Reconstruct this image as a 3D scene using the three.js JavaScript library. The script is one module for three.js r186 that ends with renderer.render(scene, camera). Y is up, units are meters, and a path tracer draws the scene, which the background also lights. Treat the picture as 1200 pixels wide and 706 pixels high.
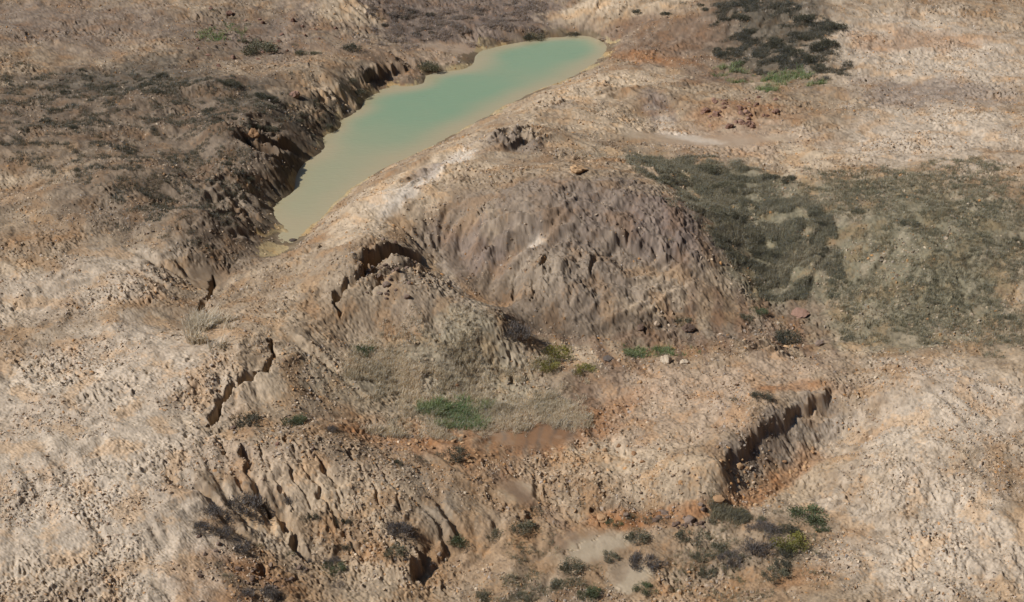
import * as THREE from 'three';
import { Sky } from 'three/addons/objects/Sky.js';

const scene = new THREE.Scene();
// ---------- camera, sky, sun, exposure
const camera = new THREE.PerspectiveCamera(20, 1200 / 706, 0.5, 900);
camera.position.set(0, 24, 0);
camera.rotation.set(-24 * Math.PI / 180, 0, 0);
scene.add(camera);
const sunDir = new THREE.Vector3(-0.72, 0.72, 0.22).normalize();
const sky = new Sky();
sky.name = 'sky'; sky.scale.setScalar(5000);
sky.userData = { kind: 'structure', label: 'clear daylight sky above the badlands', category: 'sky' };
sky.material.uniforms.sunPosition.value.copy(sunDir);
sky.material.uniforms.turbidity.value = 9;
sky.material.uniforms.rayleigh.value = 0.35;
sky.material.uniforms.mieCoefficient.value = 0.005;
scene.add(sky);
scene.environmentIntensity = 0.12;
const sun = new THREE.DirectionalLight(new THREE.Color(1, 0.945, 0.87), 3.8);
sun.position.copy(sunDir).multiplyScalar(150).add(new THREE.Vector3(0, 0, -65));
sun.target.position.set(0, 0, -65);
sun.castShadow = true; sun.shadow.radius = 3;
sun.shadow.mapSize.set(4096, 4096);
Object.assign(sun.shadow.camera, { left: -60, right: 60, top: 60, bottom: -60, near: 10, far: 300 });
scene.add(sun, sun.target);
const renderer = new THREE.WebGLRenderer({ antialias: true });
renderer.shadowMap.enabled = true;
renderer.toneMapping = THREE.LinearToneMapping;
renderer.toneMappingExposure = 1.2;

// ---------- the site, measured in metres: x right, z towards the viewer, y up from the pond's surface
const RELIEF = [
  [-36.52, -97.24, 2.72], [-24.72, -98.71, 2.4], [-14.83, -98.71, 2.4], [-5.05, -100.9, 1.92], [5.05, -100.9, 1.92], [14.72, -97.97, 2.56], [24.72, -98.71, 2.4],
  [36.52, -97.24, 2.72], [-16.55, -88.24, 2.0], [-12.55, -88.29, 1.76], [-8.95, -88.19, 1.92], [-7.95, -86.63, 1.28], [-4.57, -89.94, 0.88], [0.0, -92.1, 0.8],
  [4.15, -90.91, 0.96], [2.77, -90.58, 0.48], [9.01, -88.88, 1.84], [12.28, -86.38, 2.24], [15.37, -86.63, 2.4], [-15.05, -79.26, 1.76], [-12.22, -79.18, 1.28],
  [-8.31, -80.95, 1.2], [-5.26, -85.63, 0.56], [-3.09, -86.15, 0.28], [-6.26, -81.18, 0.88], [5.22, -84.86, 0.28], [7.67, -82.97, 0.72], [7.06, -86.44, 0.88],
  [11.45, -82.81, 1.2], [14.34, -79.83, 1.6], [11.28, -85.11, 1.68], [0.0, -87.72, 0.4], [2.73, -89.01, 0.24], [-9.17, -61.88, 0.0], [-9.17, -63.76, 0.0],
  [-8.95, -66.25, 0.0], [-8.73, -68.36, 0.0], [-8.28, -71.76, 0.0], [-7.72, -73.94, 0.0], [-6.98, -76.77, 0.0], [-6.48, -78.11, 0.0], [-5.38, -79.93, 0.0],
  [-4.18, -80.94, 0.0], [-2.54, -82.12, 0.0], [-1.93, -83.49, 0.0], [-1.75, -85.05, 0.0], [-0.97, -86.18, 0.0], [-0.09, -86.84, 0.0], [1.12, -87.67, 0.0],
  [2.71, -88.18, 0.0], [4.41, -87.84, 0.0], [4.87, -86.35, 0.0], [4.47, -84.42, 0.0], [3.74, -82.57, 0.0], [2.71, -80.65, 0.0], [1.64, -79.36, 0.0],
  [0.4, -77.43, 0.0], [-0.79, -75.46, 0.0], [-1.55, -74.06, 0.0], [-3.0, -71.4, 0.0], [-4.37, -69.13, 0.0], [-5.67, -66.97, 0.0], [-6.58, -65.23, 0.0],
  [-7.16, -63.28, 0.0], [-7.62, -61.25, 0.0], [-8.03, -59.67, 0.0], [-8.48, -59.15, 0.0], [-8.86, -59.93, 0.0], [-8.62, -63.17, -0.5], [-7.92, -67.9, -0.6],
  [-6.54, -73.25, -0.7], [-4.84, -77.31, -0.8], [-2.51, -80.72, -0.8], [0.0, -84.4, -0.8], [2.24, -87.21, -0.7], [4.05, -87.78, -0.4], [-8.32, -65.09, -0.5],
  [-13.57, -72.87, 2.08], [-12.71, -74.06, 1.92], [-11.48, -73.94, 1.76], [-10.03, -74.47, 1.36], [-7.9, -76.33, 1.04], [-6.93, -78.96, 0.84], [-5.36, -79.93, 0.64],
  [-7.4, -75.75, 0.4], [-8.37, -72.95, 0.6], [-9.19, -70.28, 0.88], [-11.21, -69.24, 1.6], [-12.29, -67.12, 1.92], [-10.18, -66.75, 1.12], [-9.45, -66.31, 0.72],
  [-9.15, -65.14, 0.4], [-11.27, -63.03, 1.52], [-10.25, -63.33, 0.88], [-11.32, -58.81, 1.36], [-10.28, -60.03, 0.72], [-9.34, -60.53, 0.28], [-10.98, -56.44, 0.64],
  [-9.41, -58.16, 0.2], [-10.2, -56.77, 0.24], [-8.96, -56.67, 0.28], [-10.82, -55.52, -0.12], [-8.15, -58.04, 0.08], [-9.82, -55.63, 0.16], [-7.57, -58.05, 0.48],
  [-6.93, -58.69, 0.8], [-6.35, -59.4, 1.2], [-5.54, -61.28, 1.28], [-4.3, -62.44, 1.52], [-2.38, -64.57, 1.76], [-0.69, -66.25, 1.84], [0.17, -66.63, 2.08],
  [0.89, -67.83, 1.76], [-0.37, -70.97, 1.04], [1.53, -73.44, 1.12], [3.14, -75.79, 0.96], [4.98, -80.52, 0.64], [6.26, -75.53, 1.2], [3.73, -71.68, 1.2],
  [5.15, -70.49, 1.12], [6.16, -71.47, 0.88], [8.19, -71.44, 1.2], [11.07, -70.72, 1.2], [13.4, -71.43, 1.28], [8.67, -68.89, 0.96], [12.38, -67.3, 1.12],
  [8.31, -80.69, 0.72], [11.32, -78.23, 0.72], [13.74, -75.79, 1.04], [-4.68, -58.41, 1.68], [-3.19, -60.01, 1.92], [-1.3, -61.46, 2.08], [-5.51, -57.12, 1.52],
  [5.48, -65.0, 1.36], [8.48, -64.2, 1.28], [11.59, -62.49, 1.36], [6.56, -61.75, 1.28], [8.59, -59.38, 0.8], [10.9, -57.88, 0.72], [9.26, -56.99, 0.08],
  [10.64, -55.9, -0.12], [10.69, -54.14, -0.5], [7.95, -53.65, -0.37], [2.86, -60.21, 2.56], [1.28, -60.56, 2.4], [4.4, -59.24, 2.44], [0.0, -59.38, 2.32],
  [5.51, -57.37, 2.08], [6.67, -56.32, 1.28], [7.57, -55.88, 0.48], [8.01, -54.77, -0.12], [3.32, -62.99, 1.92], [1.33, -63.09, 1.92], [5.57, -61.87, 1.76],
  [0.0, -56.89, 1.84], [-1.23, -57.14, 1.28], [1.5, -55.89, 1.52], [2.98, -55.24, 1.2], [4.79, -55.27, 0.8], [5.92, -54.32, 0.4], [0.59, -53.95, 0.72],
  [2.32, -53.08, 0.4], [4.05, -52.7, 0.0], [1.16, -52.55, -0.12], [2.88, -52.27, -0.31], [5.51, -52.68, -0.31], [1.53, -57.6, 2.32], [3.65, -56.94, 2.08],
  [-3.74, -57.05, 1.12], [-2.6, -56.59, 0.48], [-1.36, -55.43, 0.08], [-0.24, -53.96, -0.19], [0.63, -52.06, -0.28], [2.29, -51.92, -0.5], [4.57, -51.71, -0.56],
  [7.25, -52.66, -0.56], [9.54, -52.38, -0.62], [11.11, -52.24, -0.68], [-6.09, -55.09, 1.52], [-5.03, -54.97, 1.92], [-4.11, -54.43, 1.6], [-2.89, -53.16, 1.28],
  [-1.72, -52.35, 0.88], [-0.56, -51.4, 0.56], [0.23, -51.4, -0.06], [-5.68, -52.12, 1.2], [-6.95, -53.21, 1.04], [-4.53, -51.79, 0.88], [-2.8, -50.81, 0.4],
  [-1.12, -50.47, -0.06], [-4.73, -50.33, 0.16], [-2.21, -49.9, -0.09], [-8.21, -56.2, 0.64], [-8.95, -54.88, 0.48], [-9.95, -53.94, 0.24], [-10.49, -52.34, 0.16],
  [-8.93, -51.64, 0.48], [-7.84, -49.41, 0.96], [-8.26, -48.14, 0.96], [-7.09, -47.59, 0.64], [-8.95, -47.31, 0.72], [-9.48, -46.46, 0.56], [-9.13, -45.26, 0.08],
  [-7.96, -45.65, 0.16], [-6.53, -46.67, 0.16], [-5.38, -48.29, -0.06], [-4.75, -46.92, -0.56], [-5.95, -45.88, -0.25], [-7.33, -45.08, 0.0], [-6.81, -49.32, 0.64],
  [-3.28, -49.15, -0.25], [-1.11, -49.65, -0.74], [0.56, -50.28, -0.74], [1.37, -48.8, -0.93], [-0.54, -47.74, -0.99], [-2.65, -46.94, -0.87], [0.52, -46.29, -1.12],
  [2.19, -48.8, -0.93], [2.8, -50.28, -0.74], [4.24, -50.92, -0.68], [5.58, -50.28, -0.5], [8.41, -50.67, -0.25], [9.95, -49.77, -0.25], [8.08, -48.18, -0.31],
  [5.87, -47.49, -0.56], [4.01, -47.51, -0.87], [2.64, -46.73, -1.05], [4.63, -45.29, -0.87], [6.46, -45.69, -0.5], [8.73, -47.18, -0.25], [5.95, -43.81, -0.62],
  [6.01, -43.5, -0.62], [6.75, -44.67, -0.53], [7.6, -45.57, -0.43], [8.67, -46.78, -0.31], [9.72, -47.58, -0.25], [10.74, -48.06, -0.25], [6.42, -43.21, -1.36],
  [7.2, -44.1, -1.36], [8.1, -45.08, -1.33], [9.0, -45.92, -1.27], [10.11, -46.35, -1.21], [9.33, -44.76, -1.3], [7.42, -42.84, -1.49], [8.6, -42.47, -1.55],
  [6.13, -42.33, -1.61], [4.44, -42.73, -1.43], [-8.49, -44.08, 0.08], [-7.5, -44.2, 0.16], [-5.6, -44.99, -0.12], [-4.03, -44.21, -0.56], [-2.97, -43.24, -0.87],
  [-1.95, -42.16, -1.36], [-1.32, -41.23, -1.92], [-8.79, -42.81, -0.06], [-7.29, -42.38, -0.37], [-6.04, -41.95, -0.68], [-4.82, -41.64, -1.05], [-3.58, -40.98, -1.49],
  [-2.89, -40.37, -1.8], [-6.47, -41.29, -1.18], [-5.42, -40.16, -1.8], [-4.66, -39.37, -2.17], [-8.18, -40.23, -0.74], [-6.88, -38.98, -1.36], [-8.1, -38.07, -1.3],
  [-1.95, -40.26, -2.48], [-0.92, -41.33, -1.98], [-0.19, -39.88, -2.17], [-3.47, -39.05, -2.23], [-1.03, -45.1, -1.05], [-0.25, -43.6, -1.36], [0.99, -42.67, -1.67],
  [2.41, -41.27, -1.86], [3.28, -39.78, -2.11], [0.96, -40.79, -1.92], [0.0, -41.84, -1.74], [1.16, -39.37, -2.17], [2.5, -43.5, -1.3], [5.27, -41.03, -1.8],
  [7.14, -40.74, -1.61], [8.54, -40.64, -1.55], [5.78, -39.09, -1.98], [8.03, -38.81, -1.8], [-12.54, -34.51, -1.36], [-6.35, -34.84, -1.86], [0.0, -36.09, -2.79],
  [6.47, -35.51, -2.36], [14.81, -34.84, -1.86], [-16.77, -34.69, -1.24], [-13.02, -46.61, 0.48], [-15.03, -44.31, 0.24], [-11.22, -40.41, -0.31], [-12.89, -37.59, -0.93],
  [-20.37, -49.15, 0.72], [-17.31, -39.89, 0.0], [-15.97, -49.83, 0.4], [-13.62, -50.46, 0.56], [-12.28, -53.76, 0.8], [-10.94, -48.07, 0.64], [-10.36, -43.42, 0.16],
  [-15.39, -74.47, 1.84], [-16.23, -71.87, 1.84], [-17.48, -68.29, 1.76], [-18.02, -65.67, 1.6], [-18.12, -61.07, 1.36], [-18.03, -57.71, 1.12], [-16.6, -52.36, 0.72],
  [-15.27, -53.03, 0.8], [-14.93, -55.48, 1.04], [-14.34, -58.19, 1.2], [-13.62, -60.63, 1.28], [-13.24, -63.43, 1.52], [-19.69, -61.68, 0.96], [-20.84, -58.19, 1.6],
  [-20.19, -70.52, 1.76], [-24.06, -78.12, 2.08], [-19.42, -78.64, 1.52], [-25.76, -65.66, 2.4], [-32.94, -86.63, 2.4], [-22.08, -87.02, 2.08], [-13.86, -71.65, 1.6],
  [-13.13, -66.83, 1.28], [-12.74, -63.6, 0.96], [-12.96, -60.75, 0.96], [-13.4, -56.46, 0.96], [-14.33, -53.76, 0.8], [18.44, -79.83, 1.6], [16.2, -68.82, 1.36],
  [13.33, -63.03, 1.52], [15.79, -59.32, 1.84], [13.54, -55.67, 0.96], [15.63, -51.66, 0.16], [11.98, -53.24, -0.25], [11.96, -47.57, 0.0], [14.02, -45.11, -0.19],
  [10.95, -44.84, -0.62], [11.08, -42.86, -0.93], [13.02, -40.73, -1.05], [11.37, -38.44, -1.55], [28.19, -72.61, 2.08], [21.94, -54.12, 1.6], [18.85, -44.46, 0.16],
  [17.01, -38.46, -1.24], [-80.0, -30.0, 0.0], [80.0, -30.0, 0.0], [-90.0, -130.0, 5.0], [90.0, -130.0, 5.0], [0.0, -150.0, 4.0], [-45.0, -20.0, -2.0],
  [45.0, -20.0, -3.0], [0.0, -10.0, -5.0]
];
const SOILS = [
  ["scrub", -4.55, -89.3, 6.82, 0.0, -0.0, 4.79, 1.0, 0.5],
  ["scrub", 0.92, -90.92, 2.77, 0.0, -0.0, 2.5, 1.0, 0.5],
  ["umber", -14.42, -82.99, 2.55, 0.0, -0.0, 5.43, 0.8, 0.5],
  ["scrub", -11.47, -83.01, 2.12, 0.0, -0.0, 3.9, 0.7, 0.5],
  ["cream", -8.65, -87.24, 1.6, 0.0, -0.0, 1.33, 1.0, 0.5],
  ["cream", 4.14, -90.55, 2.3, 0.0, -0.0, 0.97, 1.0, 0.5],
  ["cream", 7.67, -88.8, 1.8, 0.0, -0.0, 0.81, 0.6, 0.5],
  ["wash", 8.59, -83.86, 4.08, 0.0, -0.0, 3.18, 1.0, 0.5],
  ["wash", 5.37, -87.51, 2.68, 0.0, -0.0, 1.36, 1.0, 0.5],
  ["wash", 8.13, -78.79, 3.25, 0.0, -0.0, 1.82, 0.9, 0.5],
  ["rust", 6.77, -82.29, 1.87, 1.06, -0.06, 1.07, 0.8, 0.5],
  ["dark", 13.26, -82.28, 2.95, 0.0, -0.0, 5.25, 0.9, 0.5],
  ["dark", 12.64, -85.82, 2.62, 0.0, -0.0, 1.72, 0.8, 0.5],
  ["wash", -6.27, -81.39, 4.6, 0.0, -0.0, 1.58, 0.7, 0.5],
  ["pink", -2.41, -85.27, 1.75, 0.0, -0.0, 1.68, 0.9, 0.5],
  ["pink", -4.25, -82.7, 2.13, 0.0, -0.0, 0.85, 0.6, 0.5],
  ["umber", -12.64, -70.31, 2.56, 0.0, -0.0, 5.27, 0.95, 0.5],
  ["umber", -10.8, -63.82, 2.36, 0.0, -0.0, 6.12, 0.9, 0.5],
  ["umber", -9.48, -67.91, 1.1, -1.85, 1.26, 3.03, 0.9, 0.5],
  ["umber", -10.6, -58.0, 1.87, 0.0, -0.0, 1.8, 0.8, 0.5],
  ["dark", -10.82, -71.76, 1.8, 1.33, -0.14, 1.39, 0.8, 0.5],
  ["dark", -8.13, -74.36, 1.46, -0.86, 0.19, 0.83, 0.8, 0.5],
  ["greytan", -11.0, -61.77, 1.28, -1.17, 0.49, 1.35, 0.7, 0.5],
  ["cream", -8.47, -76.2, 1.65, 0.0, -0.0, 1.13, 0.8, 0.5],
  ["tan", -11.09, -76.84, 2.77, 0.0, -0.0, 1.77, 0.6, 0.5],
  ["umber", -5.95, -79.33, 1.46, -0.37, 0.06, 0.72, 0.95, 0.5],
  ["ochre", -5.33, -79.21, 1.19, -0.45, 0.04, 0.22, 0.7, 0.5],
  ["cream", -2.66, -63.1, 3.86, -6.29, 0.36, 2.28, 1.0, 0.5],
  ["white", -3.24, -61.25, 1.57, -3.66, 0.13, 0.59, 0.95, 0.5],
  ["white", -1.84, -63.58, 0.73, -0.41, 0.03, 0.63, 0.9, 0.5],
  ["white", -5.03, -58.96, 0.77, -1.39, 0.14, 0.53, 0.7, 0.5],
  ["cream", 3.54, -75.95, 3.65, -2.49, 0.2, 2.95, 1.0, 0.5],
  ["cream", -5.54, -57.39, 1.54, 0.0, -0.0, 1.94, 0.8, 0.5],
  ["white", 2.06, -79.55, 0.87, -0.75, 0.06, 0.76, 0.7, 0.5],
  ["slate", 0.0, -65.39, 1.49, 0.59, -0.07, 1.44, 0.95, 0.5],
  ["mauve", -3.13, -62.36, 0.62, -0.72, 0.09, 0.79, 0.6, 0.5],
  ["slate", 2.08, -72.84, 0.57, 0.66, -0.18, 1.59, 0.5, 0.5],
  ["mauve", 6.37, -71.86, 0.56, 0.55, -0.31, 2.28, 0.9, 0.5],
  ["white", 6.49, -70.95, 0.35, 0.41, -0.15, 1.34, 0.6, 0.5],
  ["pink", 9.31, -68.26, 3.94, 0.0, -0.0, 1.83, 0.9, 0.5],
  ["white", 7.54, -68.44, 1.24, 0.56, -0.02, 0.57, 0.7, 0.5],
  ["cream", 4.55, -69.71, 1.82, 0.0, -0.0, 3.26, 0.8, 0.5],
  ["cream", 12.11, -65.7, 1.3, 1.52, -0.24, 2.08, 0.9, 0.5],
  ["rust", 9.86, -71.36, 2.23, 0.0, -0.0, 1.5, 0.6, 0.5],
  ["moss", 8.33, -62.87, 3.96, 1.2, -0.11, 1.71, 0.9, 0.5],
  ["moss", 9.38, -59.34, 2.39, 0.0, -0.0, 3.66, 0.95, 0.5],
  ["moss", 9.88, -55.84, 1.82, 0.0, -0.0, 1.54, 0.8, 0.5],
  ["cream", 4.94, -64.67, 1.36, 0.0, -0.0, 0.76, 0.6, 0.5],
  ["cream", 11.51, -63.0, 0.94, 0.99, -0.11, 0.9, 0.5, 0.5],
  ["slate", 2.75, -57.41, 3.52, 0.0, -0.0, 2.06, 0.85, 0.5],
  ["mauve", 5.78, -56.76, 1.38, 0.78, -0.46, 1.21, 0.85, 0.5],
  ["slate", 1.48, -54.75, 3.26, 0.0, -0.0, 2.0, 0.6, 0.5],
  ["greytan", 1.47, -54.14, 2.94, 0.0, -0.0, 1.48, 0.6, 0.5],
  ["slate", 4.31, -54.77, 2.53, 0.0, -0.0, 1.81, 0.6, 0.5],
  ["mauve", 3.68, -57.55, 1.84, 0.0, -0.0, 1.15, 0.4, 0.5],
  ["slate", -1.86, -58.06, 1.46, -0.65, 0.27, 0.89, 0.5, 0.5],
  ["tan", 0.32, -60.29, 1.91, 0.0, -0.0, 1.23, 0.8, 0.5],
  ["white", 0.91, -56.25, 0.42, 0.0, -0.0, 0.27, 0.7, 0.5],
  ["cream", 5.04, -54.47, 1.19, 0.0, -0.0, 0.84, 0.35, 0.5],
  ["mauve", -1.68, -56.61, 1.39, 0.71, -0.31, 0.73, 0.75, 0.5],
  ["umber", 0.58, -52.97, 1.91, 0.77, -0.18, 0.54, 0.8, 0.5],
  ["ochre", -0.75, -54.69, 0.98, 0.94, -0.17, 0.34, 0.6, 0.5],
  ["umber", -2.45, -56.71, 1.06, 0.74, -0.15, 0.32, 0.6, 0.5],
  ["greytan", -2.85, -52.29, 2.33, 1.56, -0.46, 1.41, 0.6, 0.5],
  ["tan", -5.78, -53.27, 2.02, 0.0, -0.0, 2.04, 0.5, 0.5],
  ["white", -1.63, -54.22, 0.97, 2.17, -0.1, 0.47, 0.35, 0.5],
  ["tan", -8.69, -53.01, 2.03, 0.0, -0.0, 2.16, 0.5, 0.5],
  ["cream", -8.2, -49.62, 1.64, 0.0, -0.0, 1.57, 0.5, 0.5],
  ["ochre", -9.02, -46.89, 1.05, 0.0, -0.0, 1.4, 0.45, 0.5],
  ["cream", -8.11, -46.94, 1.31, 0.0, -0.0, 0.85, 0.5, 0.5],
  ["straw", -1.1, -49.37, 3.31, 0.0, -0.0, 1.64, 0.85, 0.5],
  ["straw", -4.81, -47.74, 1.6, 0.0, -0.0, 1.17, 0.6, 0.5],
  ["wash", 2.3, -48.27, 0.87, 0.0, -0.0, 1.25, 0.9, 0.5],
  ["wash", 2.76, -49.5, 1.66, 0.0, -0.0, 0.71, 0.7, 0.5],
  ["pink", 3.95, -48.64, 1.5, 0.0, -0.0, 0.92, 0.7, 0.5],
  ["umber", 7.21, -52.28, 3.6, -0.61, 0.02, 0.63, 0.8, 0.5],
  ["umber", 9.82, -54.28, 1.49, 0.0, -0.0, 0.9, 0.7, 0.5],
  ["pink", 6.76, -48.36, 3.23, -0.63, 0.08, 2.03, 0.8, 0.5],
  ["pink", 4.99, -46.5, 2.49, 0.0, -0.0, 1.63, 0.7, 0.5],
  ["cream", 2.55, -44.75, 2.3, 0.0, -0.0, 0.92, 0.7, 0.5],
  ["rust", 8.84, -47.94, 1.2, -0.22, 0.02, 0.4, 0.7, 0.5],
  ["rust", 3.22, -47.65, 1.13, -0.75, 0.13, 0.64, 0.6, 0.5],
  ["rust", 2.36, -46.25, 1.29, -0.43, 0.05, 0.49, 0.6, 0.5],
  ["slate", 7.94, -45.46, 1.95, -1.39, 0.28, 0.48, 0.85, 0.3],
  ["slate", 9.66, -47.02, 0.72, -0.37, 0.25, 0.58, 0.8, 0.3],
  ["rust", 7.56, -43.86, 1.5, -1.56, 0.11, 0.28, 0.8, 0.5],
  ["cream", 8.66, -44.42, 1.2, -0.75, 0.17, 0.83, 0.5, 0.5],
  ["ochre", 0.51, -44.07, 2.27, 0.0, -0.0, 1.14, 0.6, 0.5],
  ["rust", -3.08, -45.15, 2.3, 0.45, -0.02, 0.57, 0.75, 0.5],
  ["rust", -1.02, -44.43, 1.43, 0.88, -0.1, 0.48, 0.5, 0.5],
  ["cream", 0.2, -43.38, 0.55, 0.0, -0.0, 0.32, 0.95, 0.5],
  ["pink", -6.61, -42.84, 2.65, 0.53, -0.15, 0.99, 0.55, 0.5],
  ["cream", -4.83, -41.76, 2.25, 1.55, -0.51, 0.9, 0.7, 0.5],
  ["ochre", -7.88, -38.9, 1.6, 0.0, -0.0, 1.3, 0.8, 0.5],
  ["rust", -7.89, -38.16, 1.13, 0.0, -0.0, 0.58, 0.5, 0.5],
  ["ochre", -4.04, -40.71, 2.11, 0.41, -0.09, 0.57, 0.7, 0.5],
  ["greytan", -2.48, -43.19, 1.14, 1.47, -0.32, 0.58, 0.7, 0.5],
  ["cream", -7.15, -41.11, 0.74, 0.5, -0.19, 0.39, 0.8, 0.5],
  ["cream", -3.75, -39.87, 1.41, 0.0, -0.0, 0.42, 0.6, 0.5],
  ["ochre", -0.24, -41.26, 1.93, 0.0, -0.0, 0.93, 0.7, 0.5],
  ["rust", 2.93, -42.11, 1.47, 0.0, -0.0, 0.38, 0.6, 0.5],
  ["pan", 2.16, -41.09, 1.03, -0.32, 0.06, 0.45, 0.95, 0.5],
  ["pan", 3.33, -39.71, 0.48, -0.26, 0.1, 0.38, 0.95, 0.5],
  ["umber", 1.16, -39.37, 1.86, 0.0, -0.0, 0.43, 0.6, 0.5],
  ["tan", 0.95, -40.61, 1.29, -0.91, 0.1, 0.33, 0.6, 0.5],
  ["tan", 6.91, -40.78, 2.14, 0.0, -0.0, 1.12, 0.7, 0.5],
  ["ochre", 5.55, -39.13, 2.78, 0.0, -0.0, 0.54, 0.7, 0.5],
  ["cream", 4.72, -43.31, 1.62, 0.0, -0.0, 0.71, 0.7, 0.5],
  ["rust", 7.87, -39.23, 0.87, -0.45, 0.08, 0.31, 0.5, 0.5],
  ["umber", 6.4, -40.49, 1.66, 0.0, -0.0, 0.61, 0.5, 0.5],
  ["wetred", 0.65, -46.15, 1.82, -0.3, 0.03, 0.68, 0.95, 0.5],
  ["wash", 1.73, -52.18, 1.42, 0.22, -0.03, 0.22, 0.8, 0.5],
  ["wash", 4.59, -51.94, 2.01, 0.0, -0.0, 0.22, 0.8, 0.5],
  ["pink", -7.35, -42.93, 1.69, 0.36, -0.09, 0.65, 0.5, 0.5],
  ["cream", -6.08, -42.45, 1.37, 0.55, -0.17, 0.51, 0.5, 0.5],
  ["pan", 2.21, -41.12, 0.98, -0.36, 0.06, 0.37, 1.0, 0.3],
  ["pan", 3.33, -39.71, 0.44, -0.23, 0.09, 0.35, 1.0, 0.25],
  ["pan", 0.2, -43.38, 0.5, 0.0, -0.0, 0.29, 0.9, 0.3],
  ["wash", 10.63, -52.29, 0.03, -2.37, 0.23, 0.02, 0.9, 0.45],
  ["wash", 9.77, -52.28, 0.03, -2.78, 0.23, 0.02, 0.9, 0.45],
  ["wash", 8.91, -52.26, 0.03, -2.91, 0.23, 0.02, 0.9, 0.45],
  ["wash", 8.08, -52.39, 0.03, -2.4, 0.23, 0.02, 0.9, 0.45],
  ["wash", 7.24, -52.54, 0.06, 1.92, -0.23, 0.03, 0.9, 0.45],
  ["wash", 6.33, -52.17, 0.06, 1.79, -0.23, 0.03, 0.9, 0.45],
  ["wash", 5.45, -51.9, 0.06, 1.56, -0.23, 0.03, 0.9, 0.45],
  ["wash", 4.57, -51.71, 0.2, 1.28, -0.22, 0.07, 0.9, 0.45],
  ["wash", 3.83, -51.18, 0.19, 1.56, -0.22, 0.09, 0.9, 0.45],
  ["wash", 3.09, -50.56, 0.38, 1.71, -0.2, 0.2, 0.9, 0.45],
  ["wash", 2.33, -49.05, 0.41, 1.44, -0.19, 0.19, 0.9, 0.45],
  ["wash", 1.74, -47.53, 0.31, 1.49, -0.2, 0.15, 0.9, 0.45],
  ["wash", 1.05, -46.4, 0.08, 1.56, -0.21, 0.04, 0.9, 0.45],
  ["ochre", 0.0, -45.75, 0.16, 1.24, -0.25, 0.11, 0.7, 0.45],
  ["ochre", -0.51, -45.2, 0.15, 1.19, -0.25, 0.11, 0.7, 0.45],
  ["ochre", -1.02, -44.65, 0.62, 0.39, -0.09, 0.41, 0.7, 0.45],
  ["ochre", -0.25, -43.79, 0.62, 0.3, -0.08, 0.36, 0.7, 0.45],
  ["ochre", 0.37, -43.24, 0.62, 0.28, -0.07, 0.34, 0.7, 0.45],
  ["ochre", 0.99, -42.67, 0.62, 0.24, -0.06, 0.36, 0.7, 0.45],
  ["ochre", 1.59, -42.11, 0.61, 0.24, -0.06, 0.35, 0.7, 0.45],
  ["wash", 1.05, -46.4, 0.12, 0.85, -0.15, 0.07, 0.6, 0.45],
  ["wash", 0.7, -46.03, 0.12, 0.85, -0.15, 0.07, 0.6, 0.45],
  ["wash", 0.35, -45.66, 0.12, 0.84, -0.15, 0.07, 0.6, 0.45],
  ["wash", 0.0, -45.28, 0.24, 0.7, -0.13, 0.15, 0.6, 0.45],
  ["wash", -0.19, -44.59, 0.24, 0.64, -0.13, 0.13, 0.6, 0.45],
  ["wash", -0.38, -43.96, 0.43, 0.23, -0.05, 0.22, 0.6, 0.45],
  ["wash", 0.0, -43.58, 0.43, 0.22, -0.05, 0.21, 0.6, 0.45],
  ["wash", 0.37, -43.21, 0.42, 0.21, -0.05, 0.2, 0.6, 0.45],
  ["wash", 0.74, -42.83, 0.41, 0.25, -0.06, 0.2, 0.6, 0.45],
  ["wash", 1.1, -42.29, 0.41, 0.27, -0.06, 0.22, 0.6, 0.45],
  ["wash", 1.46, -41.71, 0.21, 0.59, -0.13, 0.1, 0.6, 0.45],
  ["wash", 1.2, -41.15, 0.2, 0.59, -0.13, 0.1, 0.6, 0.45],
  ["rust", 2.64, -46.73, 0.09, 0.96, -0.18, 0.06, 0.55, 0.45],
  ["rust", 2.1, -46.39, 0.09, 0.98, -0.18, 0.06, 0.55, 0.45],
  ["rust", 1.57, -46.05, 0.01, 0.98, -0.18, 0.01, 0.55, 0.45],
  ["rust", 1.13, -46.02, 0.01, 0.96, -0.18, 0.01, 0.55, 0.45],
  ["rust", 0.7, -45.97, 0.01, 0.96, -0.18, 0.01, 0.55, 0.45],
  ["rust", 0.26, -45.9, 0.01, 0.98, -0.18, 0.01, 0.55, 0.45],
  ["rust", -0.17, -45.81, 0.01, 0.98, -0.18, 0.01, 0.55, 0.45],
  ["rust", -0.61, -45.71, 0.01, 1.0, -0.18, 0.01, 0.55, 0.45],
  ["rust", -1.04, -45.59, 0.01, -1.02, 0.18, 0.01, 0.55, 0.45],
  ["rust", -1.5, -45.57, 0.01, -1.04, 0.18, 0.01, 0.55, 0.45],
  ["rust", -1.96, -45.54, 0.01, -1.06, 0.18, 0.01, 0.55, 0.45],
  ["rust", -2.43, -45.5, 0.01, -1.1, 0.18, 0.01, 0.55, 0.45],
  ["rust", -2.89, -45.44, 0.01, -1.14, 0.18, 0.01, 0.55, 0.45],
  ["rust", -8.53, -39.49, 0.41, 0.07, -0.02, 0.2, 0.5, 0.45],
  ["rust", -8.21, -39.45, 0.41, 0.07, -0.02, 0.21, 0.5, 0.45],
  ["rust", -7.89, -39.42, 0.41, 0.08, -0.02, 0.21, 0.5, 0.45],
  ["rust", -7.57, -39.4, 0.41, 0.08, -0.02, 0.22, 0.5, 0.45],
  ["rust", -7.25, -39.39, 0.41, 0.09, -0.02, 0.24, 0.5, 0.45],
  ["rust", -6.94, -39.4, 0.39, 0.21, -0.05, 0.25, 0.5, 0.45],
  ["rust", -6.61, -39.21, 0.39, 0.2, -0.05, 0.24, 0.5, 0.45],
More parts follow.
